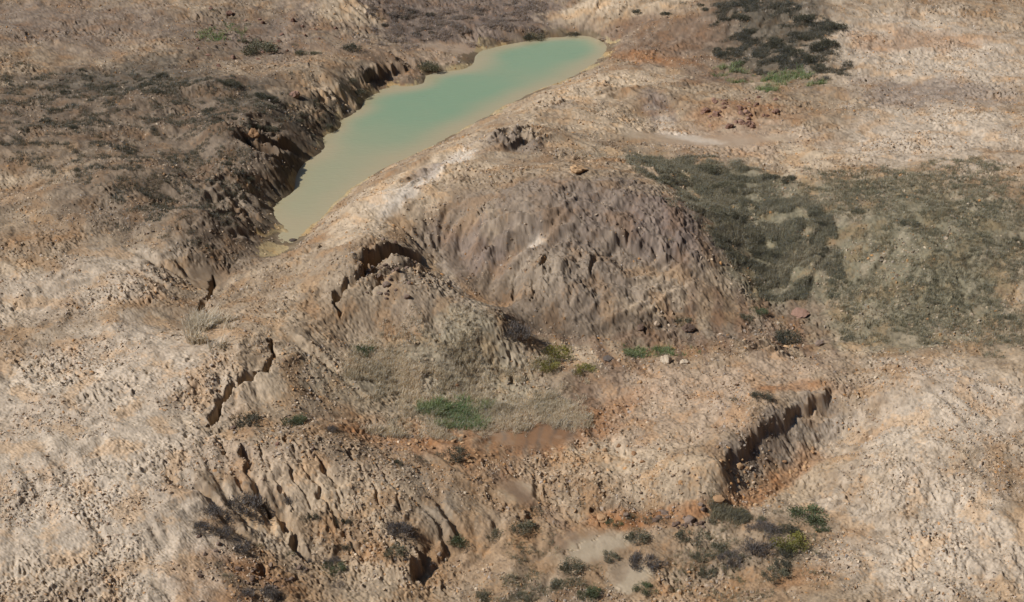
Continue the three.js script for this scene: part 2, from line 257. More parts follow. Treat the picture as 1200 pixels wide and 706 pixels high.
  ["rust", -6.29, -39.05, 0.39, 0.19, -0.05, 0.23, 0.5, 0.45],
  ["rust", 2.44, -42.13, 0.54, 0.01, -0.0, 0.26, 0.5, 0.45],
  ["rust", 2.93, -42.1, 0.54, 0.01, -0.0, 0.26, 0.5, 0.45],
  ["rust", 3.42, -42.08, 0.54, 0.01, -0.0, 0.26, 0.5, 0.45],
  ["rust", 3.91, -42.05, 0.54, 0.01, -0.0, 0.26, 0.5, 0.45],
  ["rust", 4.39, -42.01, 0.53, -0.07, 0.02, 0.25, 0.5, 0.45],
  ["rust", 4.82, -42.08, 0.53, -0.07, 0.02, 0.25, 0.5, 0.45],
  ["rust", 5.25, -42.16, 0.53, -0.06, 0.02, 0.22, 0.5, 0.45],
  ["rust", 5.69, -42.28, 0.54, -0.06, 0.02, 0.21, 0.5, 0.45],
  ["rust", 6.14, -42.48, 0.52, -0.17, 0.05, 0.22, 0.5, 0.45],
  ["rust", 6.66, -42.99, 0.52, -0.2, 0.05, 0.26, 0.5, 0.45],
  ["rust", 7.18, -43.5, 0.53, -0.25, 0.05, 0.32, 0.5, 0.45],
  ["rust", 7.72, -44.12, 0.54, -0.21, 0.06, 0.27, 0.5, 0.45],
  ["rust", 8.17, -44.59, 0.54, -0.23, 0.06, 0.29, 0.5, 0.45],
  ["rust", 8.61, -44.99, 0.54, -0.23, 0.06, 0.28, 0.5, 0.45],
  ["rust", 9.05, -45.37, 0.55, -0.29, 0.06, 0.36, 0.5, 0.45],
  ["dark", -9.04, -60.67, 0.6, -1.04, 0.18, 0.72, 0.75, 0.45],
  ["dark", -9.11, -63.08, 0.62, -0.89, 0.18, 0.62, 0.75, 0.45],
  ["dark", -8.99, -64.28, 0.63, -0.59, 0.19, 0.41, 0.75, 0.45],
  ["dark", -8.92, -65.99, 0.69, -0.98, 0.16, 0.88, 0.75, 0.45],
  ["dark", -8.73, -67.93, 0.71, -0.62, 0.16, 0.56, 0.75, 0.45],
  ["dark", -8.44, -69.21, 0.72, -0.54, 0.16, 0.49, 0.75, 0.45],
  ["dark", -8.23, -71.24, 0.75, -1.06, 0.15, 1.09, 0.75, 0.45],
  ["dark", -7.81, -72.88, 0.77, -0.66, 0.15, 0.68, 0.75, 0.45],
  ["umber", -1.21, -55.57, 0.57, 0.2, -0.08, 0.28, 0.8, 0.45],
  ["umber", -0.75, -55.04, 0.57, 0.21, -0.08, 0.3, 0.8, 0.45],
  ["umber", -0.3, -54.45, 0.57, 0.21, -0.08, 0.3, 0.8, 0.45],
  ["umber", 0.15, -53.32, 0.56, 0.34, -0.08, 0.48, 0.8, 0.45],
  ["umber", 0.58, -52.77, 0.58, 0.06, -0.02, 0.3, 0.8, 0.45],
  ["umber", 1.04, -52.69, 0.58, 0.06, -0.02, 0.29, 0.8, 0.45],
  ["umber", 1.5, -52.59, 0.58, 0.05, -0.02, 0.28, 0.8, 0.45],
  ["umber", 1.96, -52.49, 0.57, 0.05, -0.02, 0.28, 0.8, 0.45],
  ["umber", 2.42, -52.42, 0.57, 0.05, -0.02, 0.28, 0.8, 0.45],
  ["umber", 2.88, -52.37, 0.58, -0.01, 0.01, 0.29, 0.8, 0.45],
  ["umber", 3.4, -52.37, 0.58, -0.01, 0.01, 0.29, 0.8, 0.45],
  ["umber", 3.92, -52.38, 0.58, -0.01, 0.01, 0.29, 0.8, 0.45],
  ["umber", 4.44, -52.47, 0.58, -0.01, 0.01, 0.3, 0.8, 0.45],
  ["umber", 4.98, -52.61, 0.58, -0.02, 0.01, 0.32, 0.8, 0.45],
  ["chalk", -12.7, -45.13, 3.81, 0.0, -0.0, 5.64, 0.75, 0.5],
  ["chalk", -11.21, -39.17, 3.43, 0.0, -0.0, 2.7, 0.75, 0.5],
  ["umber", -20.38, -69.87, 3.47, -6.41, 0.73, 4.03, 0.7, 0.5],
  ["umber", -17.34, -70.98, 4.8, 0.0, -0.0, 6.6, 0.85, 0.5],
  ["umber", -14.58, -61.02, 3.24, 0.0, -0.0, 3.9, 0.75, 0.5],
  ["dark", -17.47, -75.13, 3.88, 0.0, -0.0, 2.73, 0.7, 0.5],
  ["scrub", -22.27, -84.05, 6.42, 0.0, -0.0, 4.11, 0.7, 0.5],
  ["chalk", -14.62, -53.74, 3.02, -2.29, 0.3, 1.72, 0.6, 0.5],
  ["chalk", 19.8, -78.54, 4.44, 0.0, -0.0, 7.32, 0.75, 0.5],
  ["chalk", 17.27, -67.21, 3.88, 0.0, -0.0, 4.51, 0.7, 0.5],
  ["mauve", 18.68, -73.5, 3.42, 0.96, -0.05, 1.94, 0.6, 0.5],
  ["rust", 19.89, -80.9, 2.9, 0.0, -0.0, 1.34, 0.5, 0.5],
  ["moss", 14.84, -56.3, 3.79, 0.0, -0.0, 4.85, 0.9, 0.5],
  ["moss", 13.22, -52.25, 2.3, 0.0, -0.0, 2.4, 0.6, 0.5],
  ["chalk", 12.71, -46.09, 2.85, 0.0, -0.0, 2.46, 0.7, 0.5],
  ["chalk", 11.58, -40.58, 2.6, 0.0, -0.0, 3.15, 0.75, 0.5]
];
const CRACKS = [
  {"path": [[-7.65, -49.21], [-7.48, -48.24], [-7.61, -47.35], [-8.06, -46.94], [-8.53, -46.53], [-8.81, -45.88], [-8.92, -44.56]], "width": 0.085, "depth": 0.7},
  {"path": [[-5.88, -51.7], [-5.75, -52.2], [-5.36, -52.8], [-4.96, -53.24], [-4.96, -53.99], [-4.36, -54.62], [-3.27, -55.91]], "width": 0.12, "depth": 0.7},
  {"path": [[-5.82, -51.7], [-5.61, -51.06]], "width": 0.08, "depth": 0.3},
  {"path": [[-10.55, -52.59], [-10.47, -54.17], [-10.63, -55.89]], "width": 0.1, "depth": 0.6},
  {"path": [[-7.84, -43.57], [-7.55, -42.77], [-7.25, -42.07], [-6.78, -41.55], [-6.37, -41.3], [-5.98, -40.6], [-5.51, -40.08]], "width": 0.085, "depth": 0.45},
  {"path": [[-5.63, -43.31], [-5.08, -42.58], [-4.88, -41.83]], "width": 0.07, "depth": 0.22},
  {"path": [[-6.36, -42.86], [-6.0, -42.07], [-5.41, -41.54]], "width": 0.05, "depth": 0.15},
  {"path": [[0.7, -53.3], [0.83, -54.54], [1.44, -55.7]], "width": 0.1, "depth": 0.3},
  {"path": [[0.0, -54.0], [0.18, -54.8], [0.42, -55.5]], "width": 0.07, "depth": 0.2},
  {"path": [[4.3, -56.52], [3.67, -55.83], [2.98, -55.16], [2.66, -54.43]], "width": 0.07, "depth": 0.2},
  {"path": [[6.01, -55.56], [5.12, -55.86], [4.39, -56.38]], "width": 0.08, "depth": 0.22},
  {"path": [[1.43, -40.72], [1.73, -41.01], [2.17, -41.44]], "width": 0.025, "depth": 0.06},
  {"path": [[2.17, -41.44], [2.57, -41.58]], "width": 0.02, "depth": 0.05},
  {"path": [[-7.42, -43.57], [-6.76, -42.42], [-6.13, -41.51]], "width": 0.045, "depth": 0.16},
  {"path": [[-6.73, -44.0], [-5.81, -42.6], [-4.95, -41.49], [-4.22, -40.46]], "width": 0.05, "depth": 0.2},
  {"path": [[-4.91, -44.13], [-4.13, -42.84], [-3.49, -41.48]], "width": 0.045, "depth": 0.16},
  {"path": [[-8.5, -43.84], [-8.04, -42.62], [-7.46, -41.77]], "width": 0.05, "depth": 0.18},
  {"path": [[-7.05, -39.54], [-6.68, -39.17], [-6.37, -38.85]], "width": 0.06, "depth": 0.2},
  {"path": [[-3.99, -43.74], [-3.39, -42.76], [-3.15, -41.88]], "width": 0.05, "depth": 0.12},
  {"path": [[-1.22, -56.32], [-0.76, -56.51], [-0.3, -56.41]], "width": 0.07, "depth": 0.2},
  {"path": [[-4.18, -53.17], [-4.58, -52.56], [-4.77, -52.06]], "width": 0.06, "depth": 0.2},
  {"path": [[-0.93, -58.24], [-1.24, -57.76], [-1.6, -57.48]], "width": 0.08, "depth": 0.18}
];
const SCARPS = [
  {"path": [[6.09, -43.73], [6.75, -44.68], [7.6, -45.58], [8.68, -46.79], [9.57, -47.45], [10.43, -47.8]], "drop": 0.4, "reach": 0.4},
  {"path": [[-7.12, -78.2], [-7.11, -78.71], [-6.41, -80.25], [-5.43, -81.03], [-4.69, -81.3]], "drop": 0.5, "reach": 0.8},
  {"path": [[-5.56, -52.31], [-5.36, -52.8], [-4.96, -53.24], [-4.9, -54.05], [-3.89, -55.54], [-3.05, -56.46]], "drop": 0.45, "reach": 0.45},
  {"path": [[-0.76, -56.11], [0.0, -56.49], [1.21, -56.41], [3.02, -56.3], [4.83, -55.99], [6.45, -55.49]], "drop": 0.28, "reach": 0.55},
  {"path": [[0.0, -54.6], [1.18, -54.47], [2.95, -54.39], [4.72, -54.09]], "drop": 0.2, "reach": 0.45},
  {"path": [[1.24, -58.34], [2.49, -58.65], [4.0, -57.72], [5.17, -56.8]], "drop": 0.2, "reach": 0.6},
  {"path": [[-2.67, -39.61], [-2.74, -40.28], [-2.58, -40.94], [-2.26, -41.3]], "drop": 0.55, "reach": 0.45},
  {"path": [[-6.74, -41.73], [-7.23, -41.01], [-7.45, -39.88], [-6.94, -39.4]], "drop": 0.0, "reach": 0.5}
];
const FLATS = [
  [2.16, -41.09, 1.1, 0.72],
  [3.33, -39.78, 0.56, 0.65],
  [0.2, -43.42, 0.6, 0.57],
  [-2.4, -84.98, 1.83, 1.0],
  [7.88, -68.25, 3.22, 0.82],
  [-10.89, -55.57, 0.76, 0.56],
  [0.65, -46.2, 1.31, 0.6]
];
const POND = [
  [-0.09, -86.84],
  [1.12, -87.84],
  [2.71, -88.35],
  [4.51, -88.18],
  [5.0, -86.35],
  [4.64, -84.26],
  [3.82, -82.27],
  [2.78, -80.36],
  [1.64, -78.94],
  [0.48, -77.03],
  [-0.7, -75.07],
  [-1.46, -73.57],
  [-2.98, -70.94],
  [-4.35, -68.69],
  [-5.64, -66.56],
  [-6.46, -64.64],
  [-6.97, -62.72],
  [-7.36, -60.71],
  [-7.82, -58.99],
  [-8.38, -58.65],
  [-8.97, -59.5],
  [-9.34, -61.88],
  [-9.34, -64.05],
  [-9.13, -66.56],
  [-8.92, -68.8],
  [-8.48, -72.23],
  [-7.92, -74.44],
  [-7.19, -77.3],
  [-6.65, -78.67],
  [-5.53, -80.51],
  [-4.29, -81.53],
  [-2.73, -82.72],
  [-2.15, -83.64],
  [-1.97, -85.37],
  [-1.11, -86.67]
];
const BROKEN = [
  [0.0, -65.68, 1.45, 0.55],
  [-4.21, -53.69, 1.31, 0.4],
  [2.09, -73.18, 0.84, 0.3],
  [4.67, -75.02, 1.56, 0.2],
  [8.61, -51.0, 1.41, 0.25],
  [-11.04, -68.05, 2.14, 0.4],
  [-11.19, -61.95, 1.97, 0.4],
  [-9.56, -67.15, 1.77, 0.35],
  [-9.91, -59.63, 1.44, 0.3],
  [-7.81, -75.15, 1.56, 0.3],
  [2.74, -57.12, 2.74, 0.08],
  [0.6, -55.75, 2.1, 0.14],
  [5.07, -54.89, 2.09, 0.12],
  [2.91, -53.37, 1.75, 0.14],
  [-1.22, -56.61, 1.22, 0.25],
  [-3.26, -61.5, 1.3, 0.2],
  [-7.73, -48.14, 1.2, 0.2],
  [-1.91, -40.63, 0.84, 0.2]
];
const PLACES = [
  {"name": "mud_flat", "label": "pale dried mud pan with a thin crack in the wash", "category": "mud flat", "outline": [[1.24, -40.5], [2.18, -41.58], [3.28, -41.71], [3.41, -41.16], [2.49, -40.4]]},
  {"name": "clay_mound", "label": "big grey mauve eroded clay dome beside the gully", "category": "mound", "outline": [[-1.23, -57.21], [0.0, -59.38], [1.3, -61.38], [3.28, -62.19], [5.16, -60.84], [6.18, -57.85], [7.62, -56.38], [8.08, -54.8], [5.79, -52.57], [2.87, -52.08], [0.57, -52.19], [-0.3, -54.5]]},
  {"name": "clay_ridge", "label": "cream and white clay ridge along the near shore of the turquoise pond", "category": "ridge", "outline": [[-8.08, -58.78], [-6.62, -62.09], [-4.13, -65.2], [-1.51, -72.17], [1.62, -78.24], [4.87, -84.7], [6.49, -78.56], [7.23, -73.21], [4.21, -66.79], [0.64, -60.13], [-1.23, -57.21], [-3.68, -57.09], [-6.26, -55.27]]},
  {"name": "clay_spur", "label": "slumped tan clay spur with a ragged scar in front of the ridge", "category": "spur", "outline": [[-8.03, -58.35], [-6.26, -55.27], [-3.68, -56.99], [-0.29, -53.82], [0.43, -51.44], [-2.77, -49.97], [-5.46, -49.17], [-7.19, -50.3], [-10.55, -51.88], [-10.92, -55.02]]},
  {"name": "pond_bank", "label": "steep dark brown bank dropping to the left shore of the pond", "category": "bank", "outline": [[-14.11, -73.35], [-11.6, -74.82], [-7.32, -78.92], [-6.49, -78.2], [-7.72, -73.93], [-8.95, -66.23], [-9.04, -60.67], [-8.54, -58.64], [-11.01, -55.61], [-12.36, -61.9]]},
  {"name": "terrace", "label": "pale pinkish clay terrace ending in a grey scarp on the right", "category": "terrace", "outline": [[2.5, -49.8], [5.4, -51.35], [11.08, -52.1], [10.07, -46.04], [6.19, -42.99], [4.01, -43.67], [2.36, -46.25]]},
  {"name": "front_slope", "label": "pale rilled clay slope in the left foreground", "category": "slope", "outline": [[-9.39, -44.36], [-5.65, -45.48], [-4.03, -44.31], [-1.46, -42.0], [-0.96, -41.04], [-1.86, -39.06], [-8.3, -37.3]]}
];
const SHRUBS = [
  ["dark", 9.27, -52.15, 0.98, "low dark scrub lump at the head of the terrace"],
  ["dead", -7.62, -41.55, 1.05, "largest grey domed shrub on the left foreground slope"],
  ["dead", -6.21, -41.91, 0.53, "small grey round shrub right of the largest domed shrub"],
  ["dead", -8.43, -40.84, 0.71, "dark straggly shrub at the left edge of the front slope"],
  ["dead", -8.5, -40.19, 0.61, "grey shrub below the straggly one at the left edge"],
  ["dead", -7.9, -40.12, 0.56, "grey brown shrub near the head of the bottom left gully"],
  ["dark", -5.67, -41.46, 0.53, "dark flat shrub between two rills on the front slope"],
  ["dark", -4.73, -41.46, 0.46, "small dark shrub right of the rills on the front slope"],
  ["dead", -6.6, -40.74, 0.4, "small grey shrub beside the big rill"],
  ["dark", -4.62, -40.78, 0.48, "round dark shrub halfway down the front slope"],
  ["dark", -4.08, -40.86, 0.33, "tiny dark shrub just right of a round dark one"],
  ["grey", -3.27, -40.46, 0.59, "grey green shrub near the shadowed hollow"],
  ["dead", -3.19, -41.33, 0.82, "flat grey shrub spread on the front slope above the hollow"],
  ["dead", -5.77, -40.61, 0.47, "grey shrub on the right lip of the big rill"],
  ["dead", -5.45, -40.29, 0.52, "grey shrub lower on the right lip of the big rill"],
  ["dead", -5.01, -40.31, 0.47, "grey shrub beside a green one on the lower slope"],
  ["green", -4.94, -40.01, 0.61, "green low shrub on the lower front slope"],
  ["dead", -5.87, -39.82, 0.42, "dark shrub down in the rill on the lower slope"],
  ["dead", -7.4, -39.84, 0.61, "grey shrub on the orange ground at lower left"],
  ["dead", -6.48, -38.39, 0.64, "dark shrub at the bottom edge in the left gully"],
  ["dead", -7.06, -38.07, 0.45, "small dark shrub at the bottom edge left of the gully"],
  ["grey", -7.05, -40.28, 0.38, "small grey green shrub left of the big rill"],
  ["green", -6.18, -40.33, 0.33, "small green shrub inside the big rill"],
  ["grey", -7.57, -38.58, 0.36, "small grey green shrub on the orange lower left ground"],
  ["grey", -7.91, -39.07, 0.25, "tiny grey green shrub on the orange lower left ground"],
  ["dead", -4.8, -39.41, 0.42, "dark shrub at the mouth of the rill near the bottom edge"],
  ["dark", -7.93, -44.89, 0.84, "dark shrub at the foot of the long crack"],
  ["green", -6.51, -45.2, 0.69, "green mat shrub on the crest of the front slope"],
  ["dead", -5.41, -44.89, 0.43, "dead grey shrub on the crest right of the green mat shrub"],
  ["dark", -1.7, -44.63, 0.74, "dark shrub on the orange ground below the green grass"],
  ["dark", -2.21, -44.55, 0.38, "small dark shrub touching a larger one below the green grass"],
  ["dark", -2.77, -44.19, 0.38, "small dark shrub alone on the orange ground"],
  ["dark", -3.41, -43.87, 0.43, "leftmost small dark shrub on the orange ground"],
  ["green", -1.55, -41.47, 0.72, "green sparse shrub right of the front slope"],
  ["grey", -0.39, -41.69, 0.58, "grey green shrub in the wash left of the mud pan"],
  ["grey", 0.29, -41.85, 0.73, "wide grey green shrub in the middle wash"],
  ["grey", 0.67, -42.75, 0.42, "small grey green shrub above the wide one in the wash"],
  ["grey", 2.03, -42.93, 0.27, "tiny shrub alone on cream ground in the middle"],
  ["green", 8.42, -42.08, 1.02, "ring shaped shrub with a bright green rim at the right"],
  ["dead", 7.07, -41.28, 0.79, "purple grey shrub in the lower right cluster"],
  ["dark", 7.79, -41.28, 0.55, "dark green shrub between the ring shrub and the purple one"],
  ["dead", 6.92, -40.66, 0.9, "large purple grey shrub in the lower right cluster"],
  ["yellow", 7.79, -40.68, 0.95, "yellow green flowering shrub in the lower right cluster"],
  ["dark", 7.57, -40.24, 0.59, "dark round shrub under the yellow green one"],
  ["dark", 7.44, -39.82, 0.56, "dark round shrub lowest of the right cluster"],
  ["grey", 6.48, -40.4, 0.47, "grey shrub left of the large purple one"],
  ["dead", 6.16, -40.27, 0.71, "purple brown shrub at the left of the cluster"],
  ["grey", 5.83, -40.9, 0.6, "grey green shrub left of the lower right cluster"],
  ["grey", 5.33, -40.62, 0.62, "grey shrub furthest left of the lower right slope"],
  ["grey", 5.1, -41.45, 0.87, "wide sparse grey shrub below the scarp foot"],
  ["dead", 3.8, -40.42, 0.85, "dark purple shrub right of the mud pan"],
  ["grey", 2.72, -40.68, 0.5, "grey shrub on the lower edge of the mud pan"],
  ["grey", 3.55, -41.44, 0.72, "grey green shrub at the right edge of the mud pan"],
  ["grey", 3.35, -42.21, 0.42, "small shrub on the rubble line, leftmost of three"],
  ["grey", 3.84, -42.17, 0.42, "small shrub on the rubble line, middle of three"],
  ["dark", 4.32, -42.08, 0.42, "small shrub on the rubble line, rightmost of three"],
  ["green", 2.93, -42.01, 0.44, "green tuft shrub at the top of the mud pan"],
  ["grey", 5.38, -39.96, 0.59, "grey green shrub on the bottom right slope, leftmost"],
  ["grey", 7.17, -39.4, 0.63, "grey green shrub near the bottom right corner"],
  ["green", 6.26, -39.47, 0.37, "small bright green shrub near the bottom right"],
  ["dead", 8.55, -40.09, 0.35, "small purple shrub at the right edge"],
  ["green", 3.65, -39.35, 0.56, "green shrub at the bottom right of the small mud pan"],
  ["grey", 1.66, -40.23, 0.71, "grey shrub below the mud pan"],
  ["grey", 1.24, -39.56, 0.47, "grey shrub at the bottom edge below the mud pan"],
  ["grey", 0.23, -39.25, 0.46, "wide grey green shrub at the bottom edge in the middle"],
  ["green", 2.09, -39.18, 0.65, "green shrub at the bottom edge below the mud pan"],
  ["grey", -0.75, -39.4, 0.51, "grey shrub at the bottom edge right of the hollow"],
  ["green", 8.71, -41.53, 0.48, "green shrub at the right edge beside the ring shrub"],
  ["dead", 1.78, -46.93, 0.56, "brown clump at the lower end of the grassy basin"],
  ["dark", 7.71, -46.88, 0.55, "flat dark shrub lying on the pale terrace"],
  ["dark", 6.89, -47.0, 0.34, "small dark shrub left of the flat one on the terrace"],
  ["yellow", 1.5, -51.1, 1.02, "largest yellow flowering bush in the grassy basin"],
  ["yellow", 1.09, -50.35, 0.78, "yellow bush in front of the largest yellow one"],
  ["yellow", 2.37, -50.08, 0.75, "yellow green bush right of the other yellow bushes"],
  ["dead", 0.08, -51.25, 1.02, "purple dry bush at the foot of the spur"],
  ["green", 8.51, -53.89, 0.62, "bright green bush at the foot of the dome"],
  ["grey", 8.01, -53.44, 0.47, "grey bush left of the bright green one at the foot of the dome"],
  ["grey", 5.82, -52.92, 0.64, "grey bush at the right foot of the dome"],
  ["green", -4.84, -49.9, 0.72, "green bush on the near side of the spur"],
  ["dark", 9.68, -57.45, 0.59, "large dark bush alone low on the grassy right slope"],
  ["dark", 10.82, -62.62, 0.63, "dark round bush on the cream edge of the right slope"],
  ["dark", 10.09, -63.11, 0.7, "dark bush left of the one on the cream edge"],
  ["grey", 7.84, -63.62, 0.91, "wide grey bush at the top of the right slope"],
  ["grey", -12.37, -80.84, 1.74, "tall grey green bush on the flat beyond the left bank"],
  ["dark", -7.82, -81.44, 0.79, "dark bush alone on the flat behind the pond"],
  ["grey", -4.13, -81.74, 1.14, "grey bush above the far left shore of the pond"],
  ["dark", -7.63, -77.7, 0.52, "small dark bush left of the bank scar"],
  ["dark", -7.22, -77.31, 0.68, "dark bush at the left end of the bank scar"],
  ["dark", 1.12, -87.85, 1.08, "dark green bush at the far shore of the pond"],
  ["dark", 3.26, -88.56, 0.63, "small dark bush at the far shore near the pond tip"]
];
const THICKETS = [
  {"kind": "dark", "count": 14, "size": [0.32, 0.72], "outline": [[-24.06, -78.12], [-15.16, -76.36], [-12.58, -61.37], [-15.13, -58.97], [-20.58, -65.14]], "label": "dark shrub on the hillside left of the dark bank", "group": "shrubs left of the dark bank"},
  {"kind": "dark", "count": 40, "size": [0.3, 0.83], "outline": [[-14.11, -73.35], [-11.6, -74.82], [-9.98, -74.02], [-9.47, -71.16], [-10.13, -68.48], [-13.26, -68.15]], "label": "dark cushion shrub crowded on the top of the dark left bank", "group": "shrubs on the top of the left bank"},
  {"kind": "dark", "count": 16, "size": [0.3, 0.6], "outline": [[-9.45, -72.65], [-7.36, -76.71], [-7.36, -75.19], [-8.43, -70.46], [-9.18, -68.39]], "label": "dark shrub clinging to the bank above the left shore", "group": "shrubs above the left shore"},
  {"kind": "dark", "count": 20, "size": [0.28, 0.6], "outline": [[-13.19, -67.71], [-10.63, -67.59], [-9.93, -64.73], [-10.07, -60.75], [-12.03, -60.63]], "label": "small dark shrub on the face of the left bank", "group": "shrubs on the face of the left bank"},
  {"kind": "dark", "count": 12, "size": [0.22, 0.47], "outline": [[-11.67, -58.69], [-9.74, -60.69], [-9.47, -58.61], [-11.3, -56.12]], "label": "small dark shrub at the foot of the left bank", "group": "shrubs at the foot of the left bank"},
  {"kind": "grey", "count": 26, "size": [0.3, 0.72], "outline": [[4.44, -62.23], [7.89, -65.03], [10.21, -63.27], [10.64, -60.46], [8.43, -60.78], [5.44, -60.28]], "label": "grey green cushion shrub on the upper right slope", "group": "shrubs on the upper right slope"},
  {"kind": "dark", "count": 28, "size": [0.32, 0.74], "outline": [[7.75, -60.52], [11.83, -60.33], [11.2, -56.08], [9.14, -56.0], [7.66, -56.86]], "label": "dark cushion shrub on the lower right slope", "group": "shrubs on the lower right slope"},
  {"kind": "dark", "count": 26, "size": [0.44, 1.14], "outline": [[10.29, -86.01], [15.97, -85.43], [14.54, -76.39], [11.41, -78.99], [9.81, -81.19]], "label": "dark scrub bush in the top right corner", "group": "scrub in the top right corner"},
  {"kind": "scrub", "count": 18, "size": [0.32, 0.72], "outline": [[-7.22, -88.85], [0.94, -92.21], [0.9, -88.15], [-5.72, -86.04], [-7.4, -85.12]], "label": "brown scrub bush on the flat beyond the pond", "group": "scrub beyond the pond"},
  {"kind": "grey", "count": 8, "size": [0.31, 0.71], "outline": [[-16.53, -87.54], [-9.8, -87.77], [-9.56, -81.01], [-14.78, -77.16]], "label": "grey scrub bush in the top left corner", "group": "scrub in the top left corner"},
  {"kind": "dark", "count": 8, "size": [0.37, 0.74], "outline": [[4.18, -91.54], [10.25, -87.87], [10.1, -86.3], [4.56, -89.48]], "label": "dark scrub bush along the top edge", "group": "scrub along the top edge"},
  {"kind": "grey", "count": 12, "size": [0.15, 0.39], "outline": [[0.0, -41.53], [1.23, -42.66], [0.93, -39.13], [-0.93, -39.33]], "label": "small grey green shrub scattered on the wash bottom", "group": "shrubs on the wash bottom"},
  {"kind": "grey", "count": 12, "size": [0.14, 0.34], "outline": [[4.35, -41.47], [8.43, -39.88], [8.22, -38.52], [4.15, -38.86]], "label": "small grey green shrub scattered on the bottom right slope", "group": "small shrubs at bottom right"},
  {"kind": "dead", "count": 6, "size": [0.16, 0.38], "outline": [[-8.77, -40.73], [-6.38, -40.49], [-4.63, -39.1], [-8.31, -37.65]], "label": "small grey shrub scattered on the orange lower left ground", "group": "small shrubs at lower left"},
  {"kind": "grey", "count": 8, "size": [0.4, 0.87], "outline": [[12.54, -63.26], [19.67, -62.65], [16.17, -48.97], [10.69, -50.02]], "label": "pale grey green shrub on the slope beyond the right edge", "group": "shrubs beyond the right slope"}
];
const ROCKS = [
  ["brown", 4.35, -52.34, 0.32, 0.8, "brown boulder at the foot of the dome, leftmost of three"],
  ["tan", 4.92, -52.66, 0.29, 0.7, "tan boulder at the foot of the dome, middle of three"],
  ["brown", 5.96, -52.55, 0.43, 0.7, "dark boulder at the foot of the dome, rightmost of three"],
  ["red", 9.97, -54.11, 0.59, 0.25, "flat red brown slab by the right end of the gully"],
  ["tan", 5.03, -50.27, 0.45, 0.7, "tan boulder at the tip of the terrace"],
  ["tan", 5.63, -50.2, 0.36, 0.6, "smaller boulder right of the tan one on the terrace tip"],
  ["dark", 3.18, -50.74, 0.51, 0.25, "dark thin slab lying in the grassy basin"],
  ["orange", -10.74, -67.61, 0.46, 1.3, "upright orange rock on the left bank"],
  ["red", -9.73, -73.49, 0.46, 0.9, "red rock on top of the left bank"],
  ["pale", 4.79, -87.44, 0.49, 0.4, "pale flat stone at the far tip of the pond"],
  ["orange", 5.96, -42.67, 0.32, 0.8, "orange boulder at the foot of the scarp"],
  ["brown", 5.07, -42.02, 0.34, 0.7, "brown boulder on the rubble line"],
  ["orange", 2.6, -42.25, 0.39, 0.5, "orange boulder at the left end of the rubble line"],
  ["brown", -8.23, -44.49, 0.23, 0.8, "brown stone on the crest below the long crack"],
  ["orange", 2.48, -60.08, 0.64, 0.5, "orange stone on the top of the dome"],
  ["red", -6.8, -43.49, 0.17, 0.8, "small red brown stone on the front slope"],
  ["brown", -5.77, -43.54, 0.17, 0.8, "small brown stone right of the red brown one on the front slope"],
  ["orange", -1.77, -48.76, 0.25, 0.7, "orange stone in the dry grass"],
  ["orange", 4.12, -49.19, 0.19, 0.7, "orange stone at the edge of the terrace"],
  ["tan", 6.72, -48.55, 0.16, 0.8, "small tan stone standing on the terrace"],
  ["brown", 10.28, -51.61, 0.4, 0.6, "brown stone at the right edge below the slab"],
  ["dark", -8.23, -59.45, 0.29, 0.7, "dark stone at the near end of the pond"],
  ["orange", 9.16, -51.28, 0.28, 0.6, "orange stone in front of the dark scrub lump"]
];
const RUBBLE = [
  {"kind": "red", "count": 60, "size": [0.15, 0.41], "outline": [[8.12, -70.72], [9.51, -73.18], [11.56, -74.24], [11.78, -71.82], [10.2, -69.65]], "label": "red brown rock in the heap beyond the hollow", "group": "broken red rocks beyond the hollow"},
  {"kind": "orange", "count": 40, "size": [0.1, 0.25], "outline": [[5.91, -42.7], [7.64, -44.53], [9.57, -46.21], [9.38, -45.79], [6.97, -43.15]], "label": "orange stone strewn along the foot of the scarp", "group": "stones along the scarp foot"},
  {"kind": "brown", "count": 30, "size": [0.1, 0.27], "outline": [[2.45, -42.19], [3.93, -42.48], [5.64, -42.37], [5.35, -41.82], [3.16, -41.78]], "label": "brown stone on the rubble line above the mud pan", "group": "stones on the rubble line"},
  {"kind": "orange", "count": 36, "size": [0.1, 0.23], "outline": [[-4.09, -45.02], [-1.04, -46.01], [0.0, -44.62], [-2.51, -43.81]], "label": "orange clod on the ground below the grassy basin", "group": "orange clods below the basin"},
  {"kind": "brown", "count": 40, "size": [0.09, 0.23], "outline": [[-8.58, -39.48], [-6.09, -39.92], [-4.62, -38.96], [-8.31, -37.65]], "label": "brown clod on the orange lower left ground", "group": "clods at lower left"},
  {"kind": "red", "count": 30, "size": [0.18, 0.4], "outline": [[-16.33, -86.88], [-8.82, -86.63], [-8.49, -82.9], [-12.5, -75.69], [-14.56, -76.36]], "label": "red brown stone on the flat beyond the left bank", "group": "stones beyond the left bank"},
  {"kind": "orange", "count": 30, "size": [0.08, 0.21], "outline": [[1.04, -45.82], [3.17, -46.66], [4.06, -44.44], [2.02, -43.96]], "label": "orange stone on the cream middle ground", "group": "stones on the middle ground"},
  {"kind": "brown", "count": 34, "size": [0.12, 0.32], "outline": [[-4.69, -54.37], [-3.19, -56.3], [-3.13, -52.08], [-5.38, -51.81], [-4.9, -53.11]], "label": "brown clod fallen below the slump scar", "group": "clods below the slump scar"}
];
